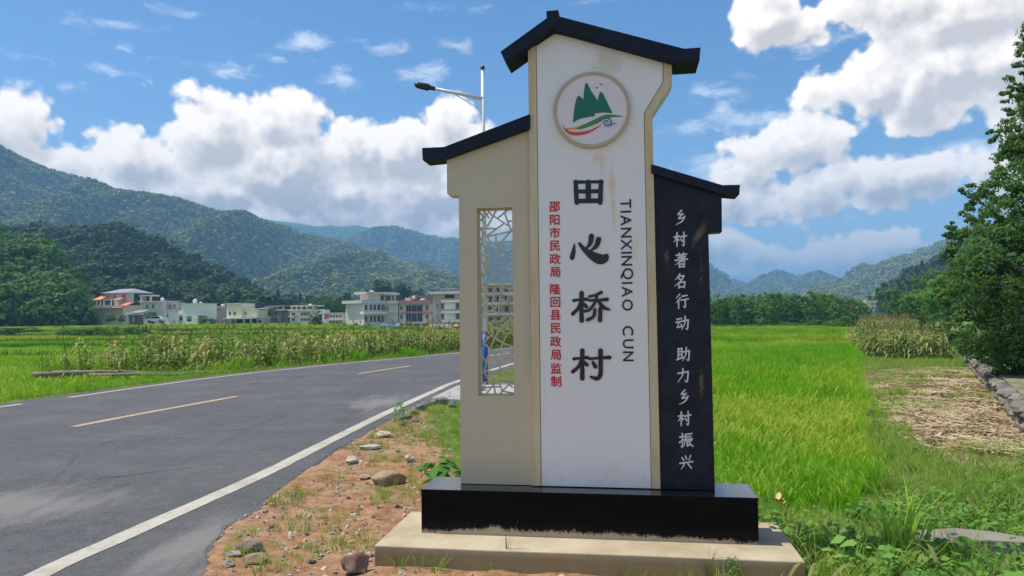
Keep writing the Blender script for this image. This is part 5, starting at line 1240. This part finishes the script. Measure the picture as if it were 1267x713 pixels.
    def tank(s, px, yt, yb, r=.55, d=3.):
        x = s.fx(px); z0, z1 = s.Z(yb), s.Z(yt); h = z1-z0; MB().tube([(x, d, z0), (x, d, z0+h*.2), (x, d, z0+h*.75), (x, d, z1)], [r*.8, r, r, r*.35], 12).build('water_tank', M_tank, s.o, True)
    def post(s, px, yt, yb, d=0., r=.14, mat='slabc'):
        x = s.fx(px); MB().box(x-r, x+r, d-r, d+r, s.Z(yb), s.Z(yt)).build('pillar', HW[mat], s.o)
h = House('village_house', 'pinkish three-storey house with red awnings and grey hip roof', 200, 22, 152, 397)
h.box('lower_wall', 108, 152, 381, 397, 'pink', 0, 11, 2); h.box('side_wing', 93, 108, 379, 397, 'pale', 1.5, 9, 2); h.box('terrace_slab', 92, 153, 378, 381, 'slabc', -.6, 12)
h.box('middle_wall', 101, 135, 369, 378, 'pale', 2, 11); h.box('upper_wall', 104, 142, 361, 374, 'pink', 3.5, 11); h.gable('hip_roof', 101, 145, 355.6, 361.5, 'roofg', 2.6, 12)
h.slope('tile_awning', 98.5, 112, 364.6, 370, 'orange', .6, 3.6); h.slope('tile_awning', 131, 140, 367, 370.5, 'orange', .8, 3.6); h.slope('red_canopy', 138, 154, 374, 380.6, 'rose', -.9, 3)
h.box('shade_painted_opening', 118, 127, 371, 377, 'dark', 1.9, 2.1); h.box('shade_painted_opening', 106.5, 109, 371, 377, 'dark', 1.9, 2.1)
for q in (104, 110.5, 116.5, 128): h.post(q, 370, 378, 1.0)
h.wins([(372, 376)], [113.5], 3.4, d=2.); h.wins([(384, 389)], [106], 2.2, d=1.5)
h.wins([(364, 368)], [121, 136], 3.4, d=3.5)
h = House('village_house', 'grey two-storey house with open rooftop stair tower', 196, 20, 201, 399)
h.box('wall', 167, 201, 373, 399, 'pale', 0, 10, 2); h.box('roof_slab', 166, 202, 372.4, 374, 'slabc', -.5, 10.5); h.box('rear_wing', 201, 217, 374.5, 399, 'grey', 1.5, 9, 2); h.box('stair_tower', 167, 170, 365, 373, 'pale', 0, 5); h.box('stair_tower_roof', 166.5, 184, 364.5, 366.3, 'slabc', -.3, 5.5); h.box('tower_pillar', 181, 183.4, 366, 373, 'pale', 0, .6); h.box('tower_recess_shade', 170, 181, 366.4, 372.4, 'dark', 1.6, 4.8)
h.tank(187.5, 368, 373); h.wins([(376.5, 381.5)], [178, 187], 3.2); h.wins([(376.5, 381.5)], [206, 212.5], 3.2, d=1.5); h.wins([(386.5, 391)], [174, 182, 191], 2.4)
h = House('village_house', 'low white annex beside the big white block', 192, 20, 220, 400)
h.box('wall', 201, 220, 385, 400, 'white', 0, 5, 2); h.box('roof_slab', 200.5, 220.5, 383.8, 385.2, 'slabc', -.3, 5.3); h.wins([(388, 393)], [204.7], 2.2)
h = House('village_house', 'big plain white block with a steel water tank on top', 190, 18, 251.5, 402)
h.box('wall', 220, 251.5, 376, 402, 'white', 0, 10, 2); h.box('parapet', 219.7, 251.8, 375.2, 376.3, 'slabc', -.2, 10.2); h.tank(227.5, 369.5, 375.4); h.tank(236, 373, 375.4, .4)
h = House('village_house', 'small grey house between the white block and the cream house', 196, 20, 271, 402)
h.box('wall', 253, 271, 386, 402, 'grey', 0, 8, 2); h.box('upper_wall', 261, 271, 380, 386, 'grey', 1, 7); h.box('roof_slab', 260, 271.5, 379, 380.3, 'slabc', .7, 7.3); h.tank(265, 376, 379.2, .5, 3); h.wins([(389, 393)], [257, 265], 2.6); h.wins([(382, 384.6)], [266], 2.4, d=1)
h = House('village_house', 'cream house on dark open ground floor with pillars', 188, 24, 315.5, 403)
h.box('upper_wall', 273, 296, 376, 393.5, 'cream', 0, 9); h.box('right_wing_wall', 296, 315.5, 383.5, 393.5, 'cream', .8, 9); h.box('roof_slab', 272, 296.6, 374.8, 376.2, 'slabc', -.5, 9.3); h.box('wing_roof', 296, 317, 381.8, 383.6, 'slabc', .2, 9.3); h.box('floor_band', 272, 316, 393.2, 394.6, 'slabc', -1.2, 9); h.box('ground_floor_recess', 274, 315, 394.6, 403, 'dgrey', 1.6, 9, 2)
for q in (274, 283, 290, 303, 313): h.post(q, 394.6, 403, -.8, .2, 'grey')
h.slope('dark_roof', 300, 320, 380.2, 382.2, 'roofg', 1, 8); h.wins([(385.6, 390)], [278, 285.5], 3.); h.wins([(386, 389.5)], [298.5], 2.6, d=.8); h.box('shade_painted_opening', 284, 290, 396.5, 400, 'dark', 1.4, 1.7); h.box('shade_painted_opening', 295, 312, 395.5, 400, 'dark', 1.4, 1.7)
h = House('garage', 'small concrete garage with a dark door between the cream and grey houses', 188, 18, 326, 402, 'garage')
h.box('wall', 316, 326, 393, 402, 'grey', 0, 6, 2); h.box('roof_slab', 315.6, 326.4, 392, 393.2, 'slabc', -.3, 6.2); h.box('door_opening_shade', 319, 323, 396.5, 402, 'dark', -.05, .3)
h = House('village_house', 'dark grey three-storey house with shadowed roof terrace', 194, 26, 344, 402)
h.box('wall', 325, 344, 384, 402, 'grey', 0, 10, 2); h.box('right_wall', 344, 354, 385.5, 402, 'dgrey', 1.2, 9, 2); h.box('terrace_slab', 324.5, 354.6, 383, 384.4, 'slabc', -.7, 10.2); h.box('terrace_wall', 330, 346, 379.6, 383, 'dgrey', 3, 9); h.box('roof_slab', 325, 353, 378.2, 379.8, 'dgrey', -.2, 10)
for q in (326, 335, 343, 351): h.post(q, 379.6, 383.2, .2)
h.wins([(386.6, 390), (394.4, 398)], [332, 341], 3.2); h.box('floor_band', 324.6, 344.4, 391.8, 392.8, 'slabc', -.4, 5)
h = House('village_house', 'pale three-storey house with rows of green windows and roof pergola', 190, 24, 387.5, 403)
h.box('wall', 354, 387.5, 384, 403, 'pale', 0, 10, 2); h.box('roof_slab', 353.5, 388, 383, 384.5, 'slabc', -.7, 10.3); h.box('pergola_beam', 354, 387, 377.6, 379, 'slabc', .2, 9.6); h.box('roof_room', 363, 376, 379, 383, 'pale', 4, 9); h.tank(366, 375.4, 377.8, .5, 5)
for q in (355, 362, 369, 377, 386): h.post(q, 379, 383.2, .5)
h.wins([(386.4, 390.4), (393.6, 397.2)], [372, 376.5, 381], 3.6, mat=M_ggl); h.wins([(386.8, 390.2), (394, 397)], [359.5], 5, mat=M_ggl); h.box('balcony', 355.5, 365, 390.6, 392, 'slabc', -1, .5); h.box('white_side_room', 387.6, 397, 383.4, 394, 'white', 2, 8, 3)
h = House('village_house', 'low two-storey house with red end wall and white balconies', 180, 20, 424, 405)
h.box('wall', 405, 424, 388, 405, 'pale', 0, 8, 2); h.box('red_wall', 399.5, 405, 388, 395, 'redw', -.2, 8); h.box('white_wall', 399.5, 405, 395, 405, 'white', -.1, 8, 2); h.box('parapet', 399, 424.5, 387, 388.3, 'slabc', -.3, 8.3); h.box('floor_band', 405, 424.3, 395.2, 396.2, 'white', -.7, 5)
h.wins([(390, 393.4), (397.6, 400.8)], [408, 412.3, 416.6, 421], 2.8)
h = House('apartment_building', 'large pale grey building with blank left wall and rooftop pavilion', 172, 38, 450, 407, 'building')
h.box('wall', 423, 450, 375.5, 407, 'pale', 0, (470-450)*172/897/math.sin(math.radians(38)), 2)
Ls = (470-450)*172/897/math.sin(math.radians(38))
h.box('roof_slab', 421.5, 451, 371.8, 375.6, 'slabc', -.9, Ls+.6); h.box('upper_storey', 437, 449, 364, 371.8, 'pale', 1.5, Ls-1); h.box('pavilion_roof', 434, 452, 361, 364, 'slabc', .4, Ls+4)
h.tank(443, 358.8, 361, .5, 4)
h.sbox('balcony', 446.5, 470, 385.8, 389, 'white', .9, .4); h.sbox('balcony', 446.5, 470, 399.5, 404, 'white', .9, .4)
for yt, yb in ((377, 384), (391.4, 398.6)):
    for a, b in ((450.8, 453.6), (456, 458.2), (459.6, 462), (463.6, 466.4), (467.6, 469.8)): h.win(a, b, yt, yb, side=True)
for q in (470, 475, 482, 486): 
    y_ = h.sy(q); MB().box(-1.6, -1.2, y_-.2, y_+.2, h.Z(371.8), h.Z(364)).build('pillar', HW['slabc'], h.o)
MB().box(-6, -.6, Ls, h.sy(489), h.Z(364), h.Z(361.4)).build('pavilion_roof', HW['slabc'], h.o)
h = House('apartment_building', 'plain pale middle block between the grey building and the blue-glazed one', 176, 14, 492.5, 405, 'building')
h.box('wall', 469, 492.5, 376, 405, 'pale', 0, 9, 2); h.box('roof_slab', 466, 493, 372.2, 376, 'slabc', -.6, 9); h.box('floor_band', 469, 492.6, 386.6, 388, 'slabc', -.3, 4); h.wins([(379, 384.4)], [476, 479.5], 2.2)
h = House('apartment_building', 'beige building with two wide blue glass bays and red parapet', 174, 14, 533.5, 405, 'building')
h.box('wall', 492.5, 533.5, 376, 400, 'pink', 0, 10); h.box('red_parapet', 488.5, 533.9, 371.6, 376.2, 'red', -.6, 10.2); h.box('floor_band', 492, 534, 386.2, 387.4, 'rose', -.5, 3); h.box('ground_recess', 493, 533.2, 400, 405, 'brick', 1.8, 10, 2); h.box('floor_band', 492, 534, 399, 400.4, 'slabc', -.9, 3)
for q in (493.5, 501, 512, 522, 533): h.post(q, 400.2, 405, -.5, .22, 'pink')
for yt, yb in ((377.4, 385.6), (387.8, 398.2)):
    for a in (501.3, 508.5, 515.7): h.win(a, a+7.1, yt, yb, mat=M_bglass)
h.wins([(378, 383.6), (389, 395)], [495.5, 528.5], 3.2); h.box('roof_room', 514, 534, 366.2, 371.6, 'dgrey', 3, 9); h.box('roof_room', 492, 500, 367.5, 371.6, 'pale', 4, 8); h.tank(506, 365, 369.5, .55); h.box('roof_beam', 500, 534, 365.4, 366.4, 'dgrey', 2.6, 9); h.tank(522, 369.4, 371.7, .7, .6)
h = House('apartment_building', 'tall grey building with long balconies partly behind the sign', 166, 20, 584, 407, 'building')
h.box('wall', 534, 584, 363, 407, 'grey', 0, 9, 2); h.box('roof_slab', 531.5, 585, 360, 363.2, 'slabc', -1, 9.4); h.box('roof_shed', 540, 557, 357, 360, 'dgrey', 2, 6); h.box('roof_shed_top', 538.5, 558.5, 355.8, 357.2, 'roofg', 1.6, 6.4); h.box('attic_recess_shade', 550, 562, 364.5, 368.5, 'dark', -.05, .2)
for yt, yb in ((371, 374), (384.5, 387.5), (395.5, 399)): h.box('balcony', 548, 584.5, yt, yb, 'pale', -1.3, .3)
for yt, yb in ((375, 382), (388, 394.5)):
    h.box('white_recess_wall', 549.5, 563, yt-.8, yb+.8, 'white', -.06, .2); h.wins([(yt, yb)], [546.4, 566], 3.6); h.wins([(yt, yb)], [574, 581], 3.6)
    h.wins([(yt, yb)], [539.5], 2.)
h = House('apartment_building', 'grey balconied building seen through the lattice of the sign', 160, 12, 652, 406, 'building')
h.box('wall', 590, 652, 352, 406, 'grey', 0, 9, 2); h.box('roof_slab', 588, 653, 350, 352.3, 'slabc', -1, 9.2)
for yt, yb in ((362, 365), (374, 377), (387, 390)): h.box('balcony', 589, 652.5, yt, yb, 'slabc', -1.4, .3)
for yt, yb in ((355, 361), (366.5, 373), (378.5, 386), (392, 400)): h.wins([(yt, yb)], [598, 607, 617, 627, 637, 646], 5)
h = House('shed', 'long low shed with grey sloping roof and brick base', 158, 10, 566, 411, 'shed')
h.box('brick_base', 527, 566, 405, 411, 'brick', 0, 5, 2); h.slope('shed_roof', 524, 561, 401, 406, 'dgrey', -1.2, 4.5); h.slope('orange_roof', 560, 568, 401.5, 403.8, 'orange', -.6, 4); h.box('shade_painted_opening', 531, 536, 406.4, 411, 'dark', -.06, .2); h.box('shade_painted_opening', 555, 563, 405.5, 411, 'dark', -.06, .2)
h = House('shed', 'open shed under a bright blue sheet roof', 162, 10, 489, 411, 'shed')
h.box('rear_wall', 450, 489, 404.5, 411, 'dgrey', 3, 4, 2); h.slope('blue_sheet_roof', 463, 488.5, 401, 406.5, 'blue', -1.4, 4); h.slope('grey_sheet_roof', 448, 466, 404.5, 407, 'dgrey', -1.4, 4)
for q in (452, 464, 476, 488): h.post(q, 406.5, 411.5, -1.1, .09)
h = House('shed', 'blue canopied lean-to beside the pink-roofed house', 190, 10, 172, 398, 'shed')
h.slope('blue_canopy', 153, 169, 386.5, 389, 'blue', -1.2, 2); h.box('rear_wall', 154, 172, 389.5, 398, 'dgrey', 1.8, 2.4, 2); h.slope('dark_roof', 158, 173, 383.5, 387, 'roofg', 0, 4)
for q in (154, 161, 168): h.post(q, 388.5, 398, -1., .09)
MB().box(0, 16, 0, .25, -1, 1.1).build('boundary_wall', HW['grey'], None, loc=P(400, 408.5, 165), label='low grey boundary wall before the large grey building', cat='wall')
x, y, z = P(490, 414, 150); MB().tube([(0, 0, 0), (0, 0, 2.0)], [.16, .13], 8).build('concrete_post', HW['slabc'], None, loc=(x, y, z), label='short pale concrete post in the field edge before the middle block', cat='post')
# far houses right of the rice
for i, (x0, x1, yt, m, lab) in enumerate(((1063, 1077, 377, 'pink', 'far pinkish house left of the pair beyond the trees'), (1074, 1086, 373, 'pale', 'far pale taller house in the gap of the trees'), (1085, 1100, 376, 'grey', 'far grey house right of the pair beyond the trees'))):
    h = House('far_house', lab, 300+i*12, 16, x1, 392); h.box('wall', x0, x1, yt, 392, m, 0, 9, 2); h.box('roof_slab', x0-.6, x1+.5, yt-1.2, yt+.2, 'slabc', -.5, 9.4)
    h.wins([(yt+2, yt+4.6), (yt+7, yt+9.6)], [x0+2.6, x0+6.6, x0+10.6], 2.4)
# parked van
def vehicle(px, py, D, col, lab):
    k = D/897; x, y, z = P(px, py, D); o = bpy.data.objects.new('parked_car', None); COL.objects.link(o); o.location = (x, y, z); o.rotation_euler = (0, 0, .1); o['label'] = lab; o['category'] = 'car'
    pr = [(-2.1, .35), (-2.1, .85), (-1.9, 1.0), (-1.3, 1.05), (-.8, 1.62), (.9, 1.66), (1.5, 1.1), (2.1, .98), (2.15, .4)]
    link('body', tri_fix(MB().prism(pr, -.85, .85).mesh('body', simple('car_paint_'+lab[:4], col, .3))), o)
    link('windows', tri_fix(MB().prism([(-1.15, 1.08), (-.72, 1.54), (.84, 1.57), (1.3, 1.1)], -.87, .87).mesh('windows', M_glass)), o)
    wm = MB().tube([(0, -.1, 0), (0, .1, 0)], [.34, .34], 14).mesh('wheel', HW['dark'], True)
    for wx in (-1.35, 1.35):
        for wy in (-.8, .8): link('wheel', wm, o, (wx, wy, .34))
vehicle(193, 399.5, 182, (.65, .66, .68), 'white car parked before the grey two-storey house')

# ================================================================ STREET LAMP
lx, ly, _ = G(600.5, 479, 0); lamp = bpy.data.objects.new('street_lamp', None); COL.objects.link(lamp); lamp.location = (lx, ly, -.02)
lamp['label'] = 'white street lamp with blue lower pole rising behind the sign'; lamp['category'] = 'street lamp'
M_wm = simple('white_pole_paint', (.66, .67, .68), .4, .06); M_bl = simple('blue_pole_paint', (.012, .085, .30), .4, .08); M_lh = simple('black_lamp_housing', (.02, .022, .03), .4, .1)
kz = ly/897; zt_ = P(600, 85, ly)[2]; zb_ = P(600, 409.5, ly)[2]
MB().tube([(0, 0, 0), (0, 0, zb_)], [.068, .064], 16).build('blue_pole_sleeve', M_bl, lamp, True)
MB().tube([(0, 0, zb_), (0, 0, zt_*.6), (0, 0, zt_)], [.062, .054, .040], 16).build('pole', M_wm, lamp, True)
MB().tube([(0, 0, zt_), (0, 0, zt_+.08)], [.052, .05], 12).build('pole_cap', M_lh, lamp, True)
a0 = P(598, 122, ly); a1 = P(538, 110, ly-.2); a2 = P(513, 104.5, ly-.3); q = lambda p: (p[0]-lx, p[1]-ly, p[2]+.02)
MB().tube([q(a0), q(a1)], [.045, .035], 10).build('arm', M_wm, lamp, True)
b0 = P(598, 141, ly); b1 = P(563, 117, ly-.1); MB().tube([q(b0), q(P(590, 133, ly)), q(b1)], [.012, .012, .012], 6).tube([q(P(587.5, 121, ly)), q(P(587.5, 132, ly))], [.012, .012], 6).build('brace', M_wm, lamp, True)
c = Vector(q(a1)); d = Vector(q(a2)); dd = (d-c).normalized()
MB().tube([c, c+dd*.10, c+dd*.16, d-dd*.06, d], [.045, .05, .085, .075, .03], 10).build('lamp_head', M_lh, lamp, True)
bm_ = MB().box(-.12, .12, -.12, .12, 0, .05); bm_.build('base_plate', M_wm, lamp)
# marker post with red print in front of the lamp
mx, my, _ = G(595, 487, 0); mk = MB().box(-.13, .13, -.05, .05, -.1, .22).build('marker_stone', simple('pink_white_marker', (.66, .52, .50), .7, .1), None, loc=(mx-.02, my, 0), label='low pinkish marker stone with red band at the lamp foot', cat='marker')
MB().box(-.09, .09, -.054, -.04, .06, .15).build('red_band', simple('red_marker_paint', (.60, .12, .12), .6), mk)

# ================================================================ HAZE (the valley air)
def hz(nt): return {}
hm = bpy.data.materials.new('haze_air'); hm.use_nodes = True; nt = hm.node_tree
nt.nodes.remove(nt.nodes['Principled BSDF'])
pv = nt.nodes.new('ShaderNodeVolumePrincipled'); pv.inputs['Color'].default_value = (*HAZE_COL, 1); pv.inputs['Density'].default_value = HAZE_DENSITY; pv.inputs['Anisotropy'].default_value = 0.
nt.links.new(pv.outputs[0], nt.nodes['Material Output'].inputs['Volume'])
hb = MB().box(-9500, 9500, -100, 9500, -5, 440); ho = hb.build('haze', hm, kind='stuff')
